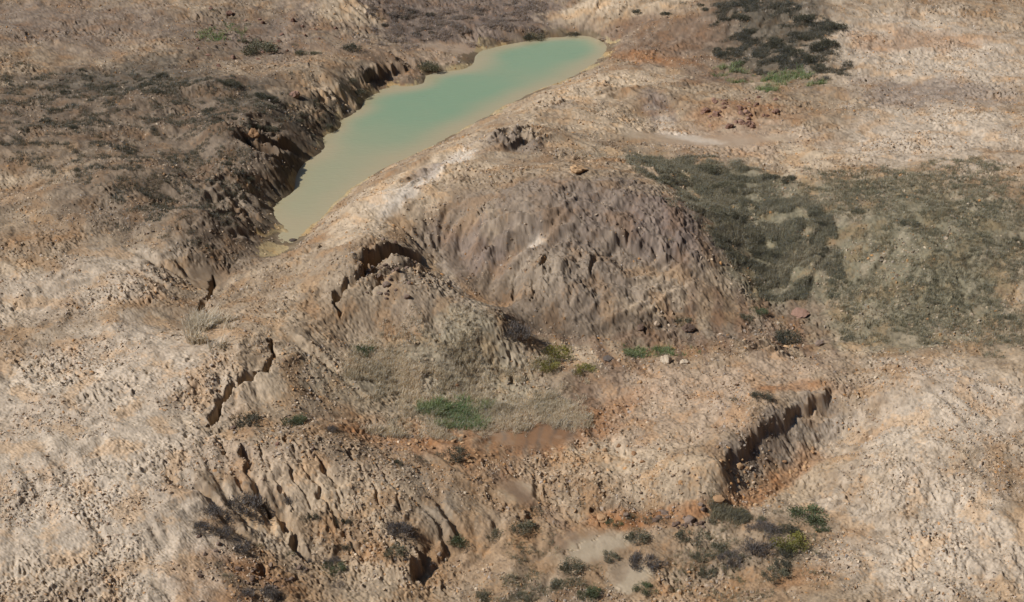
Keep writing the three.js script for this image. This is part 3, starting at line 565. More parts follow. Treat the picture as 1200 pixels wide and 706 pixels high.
const SWARDS = [
  {"kind": "straw", "count": 10000, "height": 0.125, "outline": [[-5.49, -47.99], [-3.59, -49.89], [0.0, -50.7], [2.52, -50.45], [2.47, -49.03], [1.6, -47.28], [-1.05, -46.63], [-4.63, -45.51]], "name": "dry_grass", "label": "dry straw coloured grass filling the basin", "category": "grass"},
  {"kind": "fresh", "count": 700, "height": 0.2, "outline": [[-2.94, -47.45], [-1.62, -48.12], [-0.67, -47.74], [-0.79, -46.76], [-2.62, -46.31]], "name": "green_grass", "label": "bright green grass at the lower edge of the basin", "category": "grass"},
  {"kind": "fresh", "count": 380, "height": 0.13, "outline": [[3.7, -51.34], [5.7, -51.56], [6.52, -51.2], [5.63, -50.8], [3.82, -50.94]], "name": "green_grass", "label": "green grass strip along the gully", "category": "grass"},
  {"kind": "fresh", "count": 450, "height": 0.2, "outline": [[9.51, -80.22], [14.59, -76.7], [14.33, -75.15], [10.12, -78.3]], "name": "green_grass", "label": "green grass along the wash at the upper right", "category": "grass"},
  {"kind": "fresh", "count": 260, "height": 0.14, "outline": [[-15.58, -84.92], [-13.39, -84.67], [-13.42, -81.85], [-15.31, -81.95]], "name": "green_grass", "label": "green grass patch in the upper left corner", "category": "grass"},
  {"kind": "sage", "count": 900, "height": 0.12, "outline": [[5.23, -41.92], [6.42, -42.71], [7.17, -42.82], [6.32, -41.86]], "name": "green_grass", "label": "thin green grass below the scarp", "category": "grass"},
  {"kind": "straw", "count": 500, "height": 0.35, "outline": [[-10.6, -51.87], [-9.54, -51.86], [-9.01, -48.7], [-9.97, -48.41]], "name": "dry_grass", "label": "dry grass clump at the left edge", "category": "grass"},
  {"kind": "straw", "count": 350, "height": 0.14, "outline": [[-4.51, -51.32], [-1.13, -51.72], [0.28, -51.1], [-3.29, -49.41], [-4.97, -49.85]], "name": "dry_grass", "label": "sparse dry grass on the near side of the spur", "category": "grass"},
  {"kind": "cover", "count": 20000, "height": 0.12, "outline": [[4.52, -63.5], [7.93, -65.43], [10.28, -63.72], [11.83, -60.33], [11.05, -55.0], [8.72, -55.11], [7.37, -57.04], [5.67, -59.22]], "name": "ground_cover", "label": "grey green ground cover on the right slope", "category": "ground cover"},
  {"kind": "gloom", "count": 6000, "height": 0.13, "outline": [[10.43, -87.42], [16.07, -86.03], [14.44, -75.81], [10.56, -78.6], [9.93, -82.34]], "name": "ground_cover", "label": "dark ground cover in the top right corner", "category": "ground cover"},
  {"kind": "dull", "count": 5000, "height": 0.12, "outline": [[-7.66, -88.82], [1.88, -92.75], [1.81, -88.34], [-4.42, -86.33], [-7.27, -83.45]], "name": "ground_cover", "label": "brown dead ground cover beyond the pond", "category": "ground cover"},
  {"kind": "sage", "count": 500, "height": 0.09, "outline": [[-0.97, -41.32], [2.37, -40.46], [2.77, -38.97], [-0.93, -39.36]], "name": "ground_cover", "label": "grey green ground cover at the bottom edge", "category": "ground cover"},
  {"kind": "sage", "count": 700, "height": 0.09, "outline": [[4.36, -41.64], [8.84, -42.42], [8.37, -38.37], [4.61, -38.84]], "name": "ground_cover", "label": "grey green ground cover on the bottom right slope", "category": "ground cover"},
  {"kind": "gloom", "count": 7500, "height": 0.12, "outline": [[-24.06, -78.12], [-14.21, -73.9], [-9.89, -74.92], [-9.35, -70.06], [-10.22, -64.45], [-11.33, -56.35], [-15.0, -58.32], [-20.58, -65.14]], "name": "ground_cover", "label": "dark ground cover on the left bank and the slope beyond it", "category": "ground cover"},
  {"kind": "cover", "count": 9000, "height": 0.12, "outline": [[12.45, -63.29], [19.83, -62.63], [16.3, -48.94], [11.08, -52.1]], "name": "ground_cover", "label": "grey green ground cover beyond the right slope", "category": "ground cover"}
];

// ---------- noise and random numbers
function rng(seed) { let a = seed >>> 0; return () => { a = (a + 0x6D2B79F5) >>> 0; let t = a; t = Math.imul(t ^ (t >>> 15), t | 1); t ^= t + Math.imul(t ^ (t >>> 7), t | 61); return ((t ^ (t >>> 14)) >>> 0) / 4294967296; }; }
const PERM = new Uint8Array(512), GX = new Float32Array(256), GY = new Float32Array(256);
{
  const r = rng(77), p = [...Array(256).keys()];
  for (let i = 255; i > 0; i--) { const j = Math.floor(r() * (i + 1)); [p[i], p[j]] = [p[j], p[i]]; }
  for (let i = 0; i < 512; i++) PERM[i] = p[i & 255];
  for (let i = 0; i < 256; i++) { const a = r() * Math.PI * 2; GX[i] = Math.cos(a); GY[i] = Math.sin(a); }
}
function noise(x, y) {
  const xi = Math.floor(x), yi = Math.floor(y), fx = x - xi, fy = y - yi, X = xi & 255, Y = yi & 255;
  const u = fx * fx * fx * (fx * (fx * 6 - 15) + 10), v = fy * fy * fy * (fy * (fy * 6 - 15) + 10);
  const a = PERM[PERM[X] + Y], b = PERM[PERM[X + 1] + Y], c = PERM[PERM[X] + Y + 1], d = PERM[PERM[X + 1] + Y + 1];
  const n00 = GX[a] * fx + GY[a] * fy, n10 = GX[b] * (fx - 1) + GY[b] * fy;
  const n01 = GX[c] * fx + GY[c] * (fy - 1), n11 = GX[d] * (fx - 1) + GY[d] * (fy - 1);
  return 1.5 * (n00 + u * (n10 - n00) + v * (n01 - n00 + u * (n00 - n10 - n01 + n11)));
}
const fbm = (x, y, o = 3) => { let s = 0, a = 0.5; for (let i = 0; i < o; i++) { s += a * noise(x, y); x = x * 2.03 + 17.3; y = y * 2.03 - 9.1; a *= 0.5; } return s; };
const clamp = (x, a, b) => x < a ? a : x > b ? b : x;
const smooth = (a, b, x) => { const t = clamp((x - a) / (b - a), 0, 1); return t * t * (3 - 2 * t); };
function segDist(px, pz, path) {            // distance, signed side and run along a polyline
  let best = 1e9, side = 1, run = 0, len = 0, at = 0;
  for (let i = 0; i + 1 < path.length; i++) {
    const [ax, az] = path[i], [bx, bz] = path[i + 1], dx = bx - ax, dz = bz - az, l2 = dx * dx + dz * dz, l = Math.sqrt(l2);
    const t = clamp(((px - ax) * dx + (pz - az) * dz) / l2, 0, 1), ex = px - ax - t * dx, ez = pz - az - t * dz, d = ex * ex + ez * ez;
    if (d < best) { best = d; side = dx * ez - dz * ex > 0 ? 1 : -1; at = len + t * l; }
    len += l;
  }
  return { d: Math.sqrt(best), side, at, len };
}
function inside(x, z, poly) {
  let c = false;
  for (let i = 0, j = poly.length - 1; i < poly.length; j = i++) {
    const [xi, zi] = poly[i], [xj, zj] = poly[j];
    if ((zi > z) !== (zj > z) && x < (xj - xi) * (z - zi) / (zj - zi) + xi) c = !c;
  }
  return c;
}
const bounds = (poly, m = 0) => { const xs = poly.map(p => p[0]), zs = poly.map(p => p[1]); return [Math.min(...xs) - m, Math.max(...xs) + m, Math.min(...zs) - m, Math.max(...zs) + m]; };

// ---------- relief: a smooth surface through the surveyed heights
const N = RELIEF.length, weights = new Float64Array(N + 3);
{
  const n = N + 3, m = [];
  const phi = r2 => r2 > 0 ? r2 * Math.log(r2 + 1e-12) : 0;
  for (let i = 0; i < n; i++) {
    const row = new Float64Array(n + 1);
    if (i < N) {
      for (let j = 0; j < N; j++) row[j] = phi((RELIEF[i][0] - RELIEF[j][0]) ** 2 + (RELIEF[i][1] - RELIEF[j][1]) ** 2) + (i === j ? 0.05 : 0);
      row[N] = 1; row[N + 1] = RELIEF[i][0]; row[N + 2] = RELIEF[i][1]; row[n] = RELIEF[i][2];
    } else for (let j = 0; j < N; j++) row[j] = i === N ? 1 : RELIEF[j][i - N - 1];
    m.push(row);
  }
  for (let i = 0; i < n; i++) {
    let p = i; for (let k = i + 1; k < n; k++) if (Math.abs(m[k][i]) > Math.abs(m[p][i])) p = k;
    [m[i], m[p]] = [m[p], m[i]];
    for (let k = i + 1; k < n; k++) { const f = m[k][i] / m[i][i]; if (f) for (let j = i; j <= n; j++) m[k][j] -= f * m[i][j]; }
  }
  for (let i = n - 1; i >= 0; i--) { let s = m[i][n]; for (let j = i + 1; j < n; j++) s -= m[i][j] * weights[j]; weights[i] = s / m[i][i]; }
}
function relief(x, z) {
  let s = weights[N] + weights[N + 1] * x + weights[N + 2] * z;
  for (let i = 0; i < N; i++) { const dx = x - RELIEF[i][0], dz = z - RELIEF[i][1], r2 = dx * dx + dz * dz; if (r2 > 1e-9) s += weights[i] * r2 * Math.log(r2); }
  return s;
}
const X0 = -48, X1 = 48, Z0 = -126, Z1 = -28;
function makeGrid(cell) { const w = Math.round((X1 - X0) / cell) + 1, h = Math.round((Z1 - Z0) / cell) + 1; return { cell, w, h, a: new Float32Array(w * h) }; }
function cubic(a, b, c, d, t) { return b + 0.5 * t * (c - a + t * (2 * a - 5 * b + 4 * c - d + t * (3 * (b - c) + d - a))); }
function sample(g, x, z) {
  const fx = clamp((x - X0) / g.cell, 1, g.w - 3.001), fz = clamp((z - Z0) / g.cell, 1, g.h - 3.001), i = Math.floor(fx), j = Math.floor(fz), u = fx - i, v = fz - j, a = g.a, w = g.w;
  let o = (j - 1) * w + i - 1;
  const r0 = cubic(a[o], a[o + 1], a[o + 2], a[o + 3], u); o += w;
  const r1 = cubic(a[o], a[o + 1], a[o + 2], a[o + 3], u); o += w;
  const r2 = cubic(a[o], a[o + 1], a[o + 2], a[o + 3], u); o += w;
  const r3 = cubic(a[o], a[o + 1], a[o + 2], a[o + 3], u);
  return cubic(r0, r1, r2, r3, v);
}
const base = makeGrid(0.5);
for (let j = 0; j < base.h; j++) for (let i = 0; i < base.w; i++) base.a[j * base.w + i] = relief(X0 + i * 0.5, Z0 + j * 0.5);

// lumps, scarps, then rain
const FLATB = FLATS;
function flatness(x, z) {
  let f = 0;
  for (const [cx, cz, rx, rz] of FLATB) {
    const dx = (x - cx) / rx, dz = (z - cz) / rz, q = dx * dx + dz * dz;
    if (q < 3) f = Math.max(f, 1 - smooth(0.6, 1.5, Math.sqrt(q) + 0.3 * noise(x * 0.9, z * 0.9)));
  }
  return f;
}
const grid = makeGrid(0.1), tough = new Float32Array(grid.a.length), hard = new Uint8Array(grid.a.length);
const scarps = SCARPS.filter(s => s.drop).map(s => ({ ...s, box: bounds(s.path, s.reach * 4 + 1) }));
for (let j = 0; j < grid.h; j++) for (let i = 0; i < grid.w; i++) {
  const x = X0 + i * grid.cell, z = Z0 + j * grid.cell, o = j * grid.w + i;
  let h = sample(base, x, z);
  const wet = 1 - smooth(-0.1, 0.45, Math.abs(h)) * 0.999, shore = (z < -57 && h < 0.5) ? smooth(0.05, 0.5, h) : 1;
  const f = flatness(x, z), k = (1 - f) * (0.25 + 0.75 * shore);
  const wx = x + 0.8 * noise(x * 0.35, z * 0.35 + 5), wz = z + 0.8 * noise(x * 0.35 + 9, z * 0.35);
  h += k * (0.24 * fbm(wx * 0.36, wz * 0.36, 3) + 0.15 * (0.25 - Math.abs(noise((wx + wz * 0.4) * 0.42 + 3, (wz - wx * 0.4) * 0.75))) + 0.09 * (0.22 - Math.abs(noise(wx * 1.4, wz * 1.4))));
  for (const [cx, cz, R, amp] of BROKEN) {     // broken, crumbling places
    const q = Math.hypot(x - cx, z - cz) / R; if (q > 1.3) continue;
    const rx = 0.82 * wx - 0.57 * wz, rz = 0.57 * wx + 0.82 * wz, n = 0.22 - Math.abs(noise(rx * 0.5 + 71, rz * 1.15)), n2 = 0.2 - Math.abs(noise(rx * 1.6 + 13, rz * 2.6 + 40));
    h += shore * amp * (1 - smooth(0.4, 1.3, q)) * (1.5 * n + 0.9 * n2 + 0.5 * noise(wx * 0.5, wz * 0.5 + 80));
  }
  for (const s of scarps) {
    if (x < s.box[0] || x > s.box[1] || z < s.box[2] || z > s.box[3]) continue;
    const q = segDist(x + 0.22 * noise(x * 1.6, z * 1.6) + 0.1 * noise(x * 4, z * 4), z + 0.3 * noise(x * 1.6 + 40, z * 1.6), s.path);
    const ends = smooth(0, 0.8, q.at) * smooth(0, 0.8, q.len - q.at), e = Math.exp(-q.d / s.reach) * ends * s.drop;
    h += q.side > 0 ? -e * (1 - Math.exp(-q.d / 0.12)) * 1.25 : 0.15 * e;
  }
  grid.a[o] = h;
  hard[o] = inside(x, z, PLACES[1].outline) || inside(x, z, PLACES[3].outline) || inside(x, z + 0.6, PLACES[5].outline) || inside(x, z - 1.2, PLACES[5].outline) ? 1 : 0;
  tough[o] = (hard[o] ? 0.1 : inside(x, z, PLACES[2].outline) ? 0.3 : inside(x, z, PLACES[3].outline) ? 0.3 : inside(x, z, PLACES[5].outline) ? 0.25 : 0.75) * clamp(0.55 + 1.1 * noise(x * 0.2, z * 0.2), 0.08, 1) * (1 - f) * (0.2 + 0.8 * shore);
}
// rain drops that carry soil downhill and cut the rills
{
  const { w, h, a } = grid, r = rng(4242), S = 10;
  for (let d = 0; d < 150000; d++) {
    let px = 2 + r() * (w - 5), pz = 2 + r() * (h - 5), dx = 0, dz = 0, speed = 1, water = 1, load = 0;
    for (let life = 0; life < 60; life++) {
      const i = Math.floor(px), j = Math.floor(pz), u = px - i, v = pz - j, o = j * w + i; if (hard[o] && (d & 7)) break;
      const a0 = a[o], a1 = a[o + 1], a2 = a[o + w], a3 = a[o + w + 1];
      const gx = (a1 - a0) * (1 - v) + (a3 - a2) * v, gz = (a2 - a0) * (1 - u) + (a3 - a1) * u;
      const hh = a0 * (1 - u) * (1 - v) + a1 * u * (1 - v) + a2 * (1 - u) * v + a3 * u * v;
      dx = dx * 0.12 - gx * S * 0.88; dz = dz * 0.12 - gz * S * 0.88;
      const l = Math.hypot(dx, dz); if (l < 1e-6) break; dx /= l; dz /= l;
      const nx = px + dx, nz = pz + dz; if (nx < 2 || nz < 2 || nx > w - 4 || nz > h - 4) break;
      const ni = Math.floor(nx), nj = Math.floor(nz), nu = nx - ni, nv = nz - nj, no = nj * w + ni;
      const nh = a[no] * (1 - nu) * (1 - nv) + a[no + 1] * nu * (1 - nv) + a[no + w] * (1 - nu) * nv + a[no + w + 1] * nu * nv;
      const dh = nh - hh, cap = Math.max(-dh, 0.002) * speed * water * 3;
      if (load > cap || dh > 0) {
        const dep = dh > 0 ? Math.min(dh, load) : (load - cap) * 0.15; load -= dep;
        a[o] += dep * (1 - u) * (1 - v); a[o + 1] += dep * u * (1 - v); a[o + w] += dep * (1 - u) * v; a[o + w + 1] += dep * u * v;
      } else {
        const er = Math.min((cap - load) * 0.13, -dh) * tough[o]; load += er;
        for (let q = -1; q <= 2; q++) for (let p = -1; p <= 2; p++) {
          const wt = Math.max(0, 1.15 - Math.hypot(p - u, q - v)); if (wt > 0) a[o + q * w + p] -= er * wt / 1.75;
        }
      }
      speed = Math.sqrt(Math.max(0.01, speed * speed - dh * 4)); water *= 0.985; px = nx; pz = nz;
    }
  }
}
const cracks = CRACKS.map(c => ({ ...c, box: bounds(c.path, c.width * 5 + 0.3) }));
function height(x, z) {
  if (x < X0 + 1 || x > X1 - 1 || z < Z0 + 1 || z > Z1 - 1) {
    const cx = clamp(x, X0 + 1, X1 - 1), cz = clamp(z, Z0 + 1, Z1 - 1), far = Math.hypot(x - cx, z - cz);
    return sample(grid, cx, cz) * Math.exp(-far / 60) + smooth(0, 60, far) * (3 + 7 * fbm(x * 0.013, z * 0.013, 3)) + 0.2 * noise(x * 0.3, z * 0.3) * smooth(0, 5, far);
  }
  let h = sample(grid, x, z);
  const shore = (z < -57 && h < 0.35) ? 0.15 + 0.85 * smooth(0.02, 0.35, h) : 1;
  const f = flatness(x, z);
  for (const c of cracks) {
    if (x < c.box[0] || x > c.box[1] || z < c.box[2] || z > c.box[3]) continue;
    const jx = 0.14 * noise(x * 2.6, z * 2.6) + 0.06 * noise(x * 7, z * 7), jz = 0.18 * noise(x * 2.6 + 31, z * 2.6) + 0.06 * noise(x * 7 + 12, z * 7);
    const q = segDist(x + jx, z + jz, c.path), wd = c.width * (0.55 + 0.75 * Math.abs(noise(q.at * 1.7, c.width * 90)) + 0.3) * smooth(-0.1, 0.5, Math.min(q.at, q.len - q.at) + 0.05);
    if (wd > 0.004) h -= c.depth * Math.exp(-Math.pow(q.d / wd, 3)) * (0.7 + 0.6 * noise(q.at * 1.1, 3.3));
  }
  const firm = hard[Math.round((z - Z0) / grid.cell) * grid.w + Math.round((x - X0) / grid.cell)] ? 0.5 : 0.04;
  const crumb = clamp(0.34 + 1.3 * noise(x * 0.31 + 50, z * 0.31) + 0.7 * noise(x * 0.9 + 21, z * 0.9), firm, 1), k = shore * (1 - 0.93 * f);
  const ux = x + 0.35 * noise(x * 0.7 + 3, z * 0.7), uz = z + 0.35 * noise(x * 0.7, z * 0.7 + 8);
  const c1 = Math.abs(noise(ux * 3.1, uz * 3.1)), c2 = Math.abs(noise(ux * 7.3 + 7, uz * 7.3)), c3 = noise(x * 13, z * 13), pit = smooth(0.42, 0.62, noise(ux * 5.3 + 61, uz * 5.3));
  h += k * (crumb * (0.085 * (0.25 - c1) + 0.065 * (0.25 - c2) - 0.075 * pit) + 0.034 * c3 * (0.35 + crumb) + 0.02 * noise(x * 27, z * 27));
  // scattered clods
  const cl = noise(x * 4.3 + 90, z * 4.3); if (cl > 0.42) h += k * crumb * 0.5 * Math.min(0.14, (cl - 0.42) * 0.5);
  return h;
}

// ---------- soils
const SOIL = {
  tan: [0.25, 0.177, 0.105], cream: [0.42, 0.312, 0.195], white: [0.55, 0.455, 0.34], pink: [0.35, 0.247, 0.157], ochre: [0.265, 0.16, 0.078], rust: [0.27, 0.13, 0.05],
  wash: [0.172, 0.108, 0.062], wetred: [0.118, 0.073, 0.043], umber: [0.135, 0.094, 0.057], dark: [0.085, 0.067, 0.042], scrub: [0.155, 0.11, 0.077], greytan: [0.245, 0.187, 0.124],
  slate: [0.185, 0.137, 0.094], mauve: [0.165, 0.118, 0.088], moss: [0.165, 0.142, 0.083], straw: [0.27, 0.22, 0.14], pan: [0.35, 0.27, 0.172], chalk: [0.48, 0.385, 0.275],
  mud: [0.15, 0.105, 0.055], silt: [0.34, 0.25, 0.12],
};
const grow = (poly, m) => { const cx = poly.reduce((s, p) => s + p[0], 0) / poly.length, cz = poly.reduce((s, p) => s + p[1], 0) / poly.length; return poly.map(([x, z]) => { const l = Math.hypot(x - cx, z - cz); return [x + (x - cx) / l * m, z + (z - cz) / l * m]; }); };
const MARGIN = grow(POND, 1.6);
const soils = SOILS.map(([key, x, z, ax, az, bx, bz, strength, soft]) => {
  const det = ax * bz - az * bx, R = 1.9 * Math.max(Math.hypot(ax, az), Math.hypot(bx, bz));
  return { c: SOIL[key], x, z, sway: clamp(Math.min(Math.hypot(ax, az), Math.hypot(bx, bz)) / 2.4, 0.2, 1), i0: bz / det, i1: -bx / det, i2: -az / det, i3: ax / det, strength, soft, R2: R * R };
});
function soil(x, z, out) {
  const wx = x + 1.3 * noise(x * 0.33, z * 0.33 + 20) + 0.6 * noise(x * 0.9 + 4, z * 0.9) + 0.3 * noise(x * 2.7, z * 2.7 + 8), wz = z + 1.9 * noise(x * 0.33 + 60, z * 0.33) + 0.8 * noise(x * 0.9, z * 0.9 + 14) + 0.4 * noise(x * 2.7 + 5, z * 2.7);
  const n1 = fbm(x * 0.5, z * 0.5, 3), T = SOIL.tan, K = n1 > 0 ? SOIL.cream : SOIL.ochre, q0 = Math.min(0.75, Math.abs(n1) * 1.7);
  let r = T[0] + (K[0] - T[0]) * q0, g = T[1] + (K[1] - T[1]) * q0, b = T[2] + (K[2] - T[2]) * q0;
  const tear = 0.35 * noise(x * 1.7 + 33, z * 1.7) + 0.25 * noise(x * 5.1, z * 5.1);
  for (const s of soils) {
    const dx = x + (wx - x) * s.sway - s.x, dz = z + (wz - z) * s.sway - s.z; if (dx * dx + dz * dz > s.R2) continue;
    const p = s.i0 * dx + s.i1 * dz, q = s.i2 * dx + s.i3 * dz, d = Math.sqrt(p * p + q * q) + tear * 0.7;
    const k = s.strength * (1 - smooth(1 - s.soft, 1 + s.soft, d)); if (k <= 0) continue;
    r += (s.c[0] - r) * k; g += (s.c[1] - g) * k; b += (s.c[2] - b) * k;
  }
  if (z < -50) {                              // the drying margin of the ponds: a ragged belt of damp mud with yellow salts
    const e = sample(base, x, z), rag = 0.16 * noise(x * 0.8, z * 0.8 + 3) + 0.10 * noise(x * 3.3, z * 3.3);
    if (e < 0.45 && e > -0.6 && inside(x, z, MARGIN)) {
      if (e + rag < 0.24) { const M = noise(x * 0.6 + 40, z * 0.6) > 0.05 ? SOIL.silt : SOIL.mud; r = M[0]; g = M[1]; b = M[2]; }
    }
  }
  // grain: rusty specks, pale crust and dark crumbs
  const s1 = noise(x * 3.1 + 70, z * 3.1), s2 = noise(x * 8.3, z * 8.3 + 30), s3 = noise(x * 21, z * 21), s4 = noise(x * 1.1 + 8, z * 1.1 + 2);
  const plain = 1 - 0.75 * flatness(x, z); let m = 1 + plain * (0.20 * s1 + 0.2 * s2 + 0.24 * s3);
  const rust = smooth(0.12, 0.42, s4 + 0.35 * s2) * 0.58 * plain, crust = smooth(0.25, 0.5, -s4 + 0.4 * s1) * 0.3, speck = smooth(0.5, 0.62, noise(x * 6.7 + 11, z * 6.7) + 0.25 * noise(x * 15, z * 15)) * 0.42 * plain;
  r += (r * 1.02 - r) * rust; g += (g * 0.83 - g) * rust; b += (b * 0.62 - b) * rust;
  r += (0.46 - r) * crust * 0.4; g += (0.365 - g) * crust * 0.4; b += (0.255 - b) * crust * 0.4;
  m *= 1 - speck;
  out[0] = clamp(r * m, 0.03, 0.8); out[1] = clamp(g * m, 0.025, 0.75); out[2] = clamp(b * m, 0.018, 0.7);
}

// ---------- terrain sheet, finer near the viewpoint, reaching out to the horizon
{
  const cols = [], rows = [];
  for (const a of [-9, -5, -3, -2, -1.4, -1, -0.8, -0.65, -0.55, -0.48, -0.42]) cols.push(a);
  for (let i = 0; i <= 1180; i++) cols.push(-0.385 + 0.77 * i / 1180);
  for (const a of [0.42, 0.48, 0.55, 0.65, 0.8, 1, 1.4, 2, 3, 5, 9]) cols.push(a);
  for (const d of [-60, -20, -5, 3, 9, 14, 19, 23, 26, 28]) rows.push(d);
  const e0 = 24 / 30, e1 = 24 / 116;
  for (let i = 0; i <= 860; i++) rows.push(24 / (e0 + (e1 - e0) * i / 860));
  for (const d of [119, 123, 128, 134, 142, 152, 165, 180, 200, 225, 260, 310, 380, 480]) rows.push(d);
  const w = cols.length, h = rows.length, pos = new Float32Array(w * h * 3), col = new Float32Array(w * h * 3), nor = new Float32Array(w * h * 3), c = [0, 0, 0];
  for (let j = 0; j < h; j++) for (let i = 0; i < w; i++) {
    const d = rows[j], x = cols[i] * Math.max(d + 8, 22), z = -d, o = (j * w + i) * 3;
    pos[o] = x; pos[o + 1] = height(x, z); pos[o + 2] = z;
    soil(x, z, c); col[o] = c[0]; col[o + 1] = c[1]; col[o + 2] = c[2];
  }
  for (let j = 0; j < h; j++) for (let i = 0; i < w; i++) {
    const l = (j * w + Math.max(0, i - 1)) * 3, r = (j * w + Math.min(w - 1, i + 1)) * 3, n = (Math.max(0, j - 1) * w + i) * 3, f = (Math.min(h - 1, j + 1) * w + i) * 3;
    const ax = pos[r] - pos[l], ay = pos[r + 1] - pos[l + 1], az = pos[r + 2] - pos[l + 2], bx = pos[f] - pos[n], by = pos[f + 1] - pos[n + 1], bz = pos[f + 2] - pos[n + 2];
    let nx = ay * bz - az * by, ny = az * bx - ax * bz, nz = ax * by - ay * bx; const L = Math.hypot(nx, ny, nz) || 1, o = (j * w + i) * 3;
    nor[o] = nx / L; nor[o + 1] = ny / L; nor[o + 2] = nz / L;
  }
  const kinds = [{ name: 'ground', label: 'bare eroded tan and ochre clay ground of the badlands', category: 'ground' }, ...PLACES.map(p => ({ ...p, box: bounds(p.outline) }))];
  const tris = kinds.map(() => []);
  for (let j = 0; j + 1 < h; j++) for (let i = 0; i + 1 < w; i++) {
    const o = j * w + i, x = pos[o * 3], z = pos[o * 3 + 2]; let k = 0;
    const jx = x + 0.5 * noise(x * 0.8, z * 0.8), jz = z + 0.5 * noise(x * 0.8 + 5, z * 0.8);
    for (let q = 1; q < kinds.length; q++) { const p = kinds[q]; if (jx > p.box[0] && jx < p.box[1] && jz > p.box[2] && jz < p.box[3] && inside(jx, jz, p.outline)) { k = q; break; } }
    tris[k].push(o, o + 1, o + w, o + 1, o + w + 1, o + w);
  }
  const mat = new THREE.MeshStandardMaterial({ vertexColors: true, roughness: 0.95 });
  const map = new Int32Array(w * h);
  kinds.forEach((kd, q) => {
    map.fill(-1); const list = [], idx = new Uint32Array(tris[q].length);
    tris[q].forEach((o, n) => { if (map[o] < 0) { map[o] = list.length; list.push(o); } idx[n] = map[o]; });
    const g = new THREE.BufferGeometry(), take = src => { const t = new Float32Array(list.length * 3); list.forEach((o, n) => { t[n * 3] = src[o * 3]; t[n * 3 + 1] = src[o * 3 + 1]; t[n * 3 + 2] = src[o * 3 + 2]; }); return new THREE.BufferAttribute(t, 3); };
    g.setAttribute('position', take(pos)); g.setAttribute('normal', take(nor)); g.setAttribute('color', take(col)); g.setIndex(new THREE.BufferAttribute(idx, 1));
    const m = new THREE.Mesh(g, mat); m.name = kd.name; m.castShadow = m.receiveShadow = true;
    m.userData = { kind: 'structure', label: kd.label, category: kd.category }; scene.add(m);
  });
}

// ---------- water: milky, tinted by suspended clay
const rippleMap = (() => {
  const n = 256, d = new Uint8Array(n * n * 4);
  for (let j = 0; j < n; j++) for (let i = 0; i < n; i++) {
    const s = (f, q) => { const x = i / n, y = j / n, w = (a, b) => noise(a * f + q, b * f * 1.6), k = (1 - x) * (1 - y) * w(x, y) + x * (1 - y) * w(x - 1, y) + (1 - x) * y * w(x, y - 1) + x * y * w(x - 1, y - 1); return k; };
    const v = 128 + 90 * s(7, 3) + 60 * s(17, 20); d.set([v, v, v, 255], (j * n + i) * 4);
  }
  const t = new THREE.DataTexture(d, n, n); t.wrapS = t.wrapT = THREE.RepeatWrapping; t.magFilter = THREE.LinearFilter; t.needsUpdate = true; return t;
})();
function pond(name, label, outline, tint, silt, tip) {
  const cell = 0.3, b = bounds(outline, 0.6), w = Math.ceil((b[1] - b[0]) / cell), h = Math.ceil((b[3] - b[2]) / cell), pos = [], col = [], idx = [], ids = new Map();
  const vert = (i, j) => {
    const k = j * 2000 + i; if (ids.has(k)) return ids.get(k);
    const x = b[0] + i * cell, z = b[2] + j * cell, n = pos.length / 3; ids.set(k, n); pos.push(x, 0, z);
    const depth = -sample(base, x, z), t = clamp(smooth(0.0, 0.75, depth + 0.12 * noise(x * 0.4, z * 0.4)) * (1 - smooth(4, 16, 22 - Math.hypot(x - tip[0], z - tip[1])) * 0.75) + 0.10 * noise(x * 0.18, z * 0.3) + 0.05 * noise(x * 0.9, z * 1.3), 0, 1);
    col.push(...silt.map((s, q) => s + (tint[q] - s) * t)); return n;
  };
  for (let j = 0; j < h; j++) for (let i = 0; i < w; i++) {
    const x = b[0] + (i + 0.5) * cell, z = b[2] + (j + 0.5) * cell;
    if (!inside(x, z, outline) && segDist(x, z, [...outline, outline[0]]).d > 0.9) continue;
    const p = vert(i, j), q = vert(i + 1, j), r = vert(i, j + 1), s = vert(i + 1, j + 1); idx.push(p, r, q, q, r, s);
  }
  const g = new THREE.BufferGeometry(); g.setAttribute('position', new THREE.Float32BufferAttribute(pos, 3)); g.setAttribute('color', new THREE.Float32BufferAttribute(col, 3)); g.setAttribute('uv', new THREE.Float32BufferAttribute(pos.filter((_, q) => q % 3 !== 1).map(v => v / 3.7), 2)); g.setIndex(idx); g.computeVertexNormals();
  const m = new THREE.Mesh(g, new THREE.MeshPhysicalMaterial({ vertexColors: true, roughness: 0.1, ior: 1.33, bumpMap: rippleMap, bumpScale: 0.012 })); m.name = name; m.receiveShadow = true;
  m.userData = { kind: 'structure', label, category: 'pond' }; scene.add(m);
}
pond('water', 'milky turquoise pond stretching back from the clay ridge', POND, [0.225, 0.315, 0.19], [0.39, 0.33, 0.20], [-8.3, -59.5]);

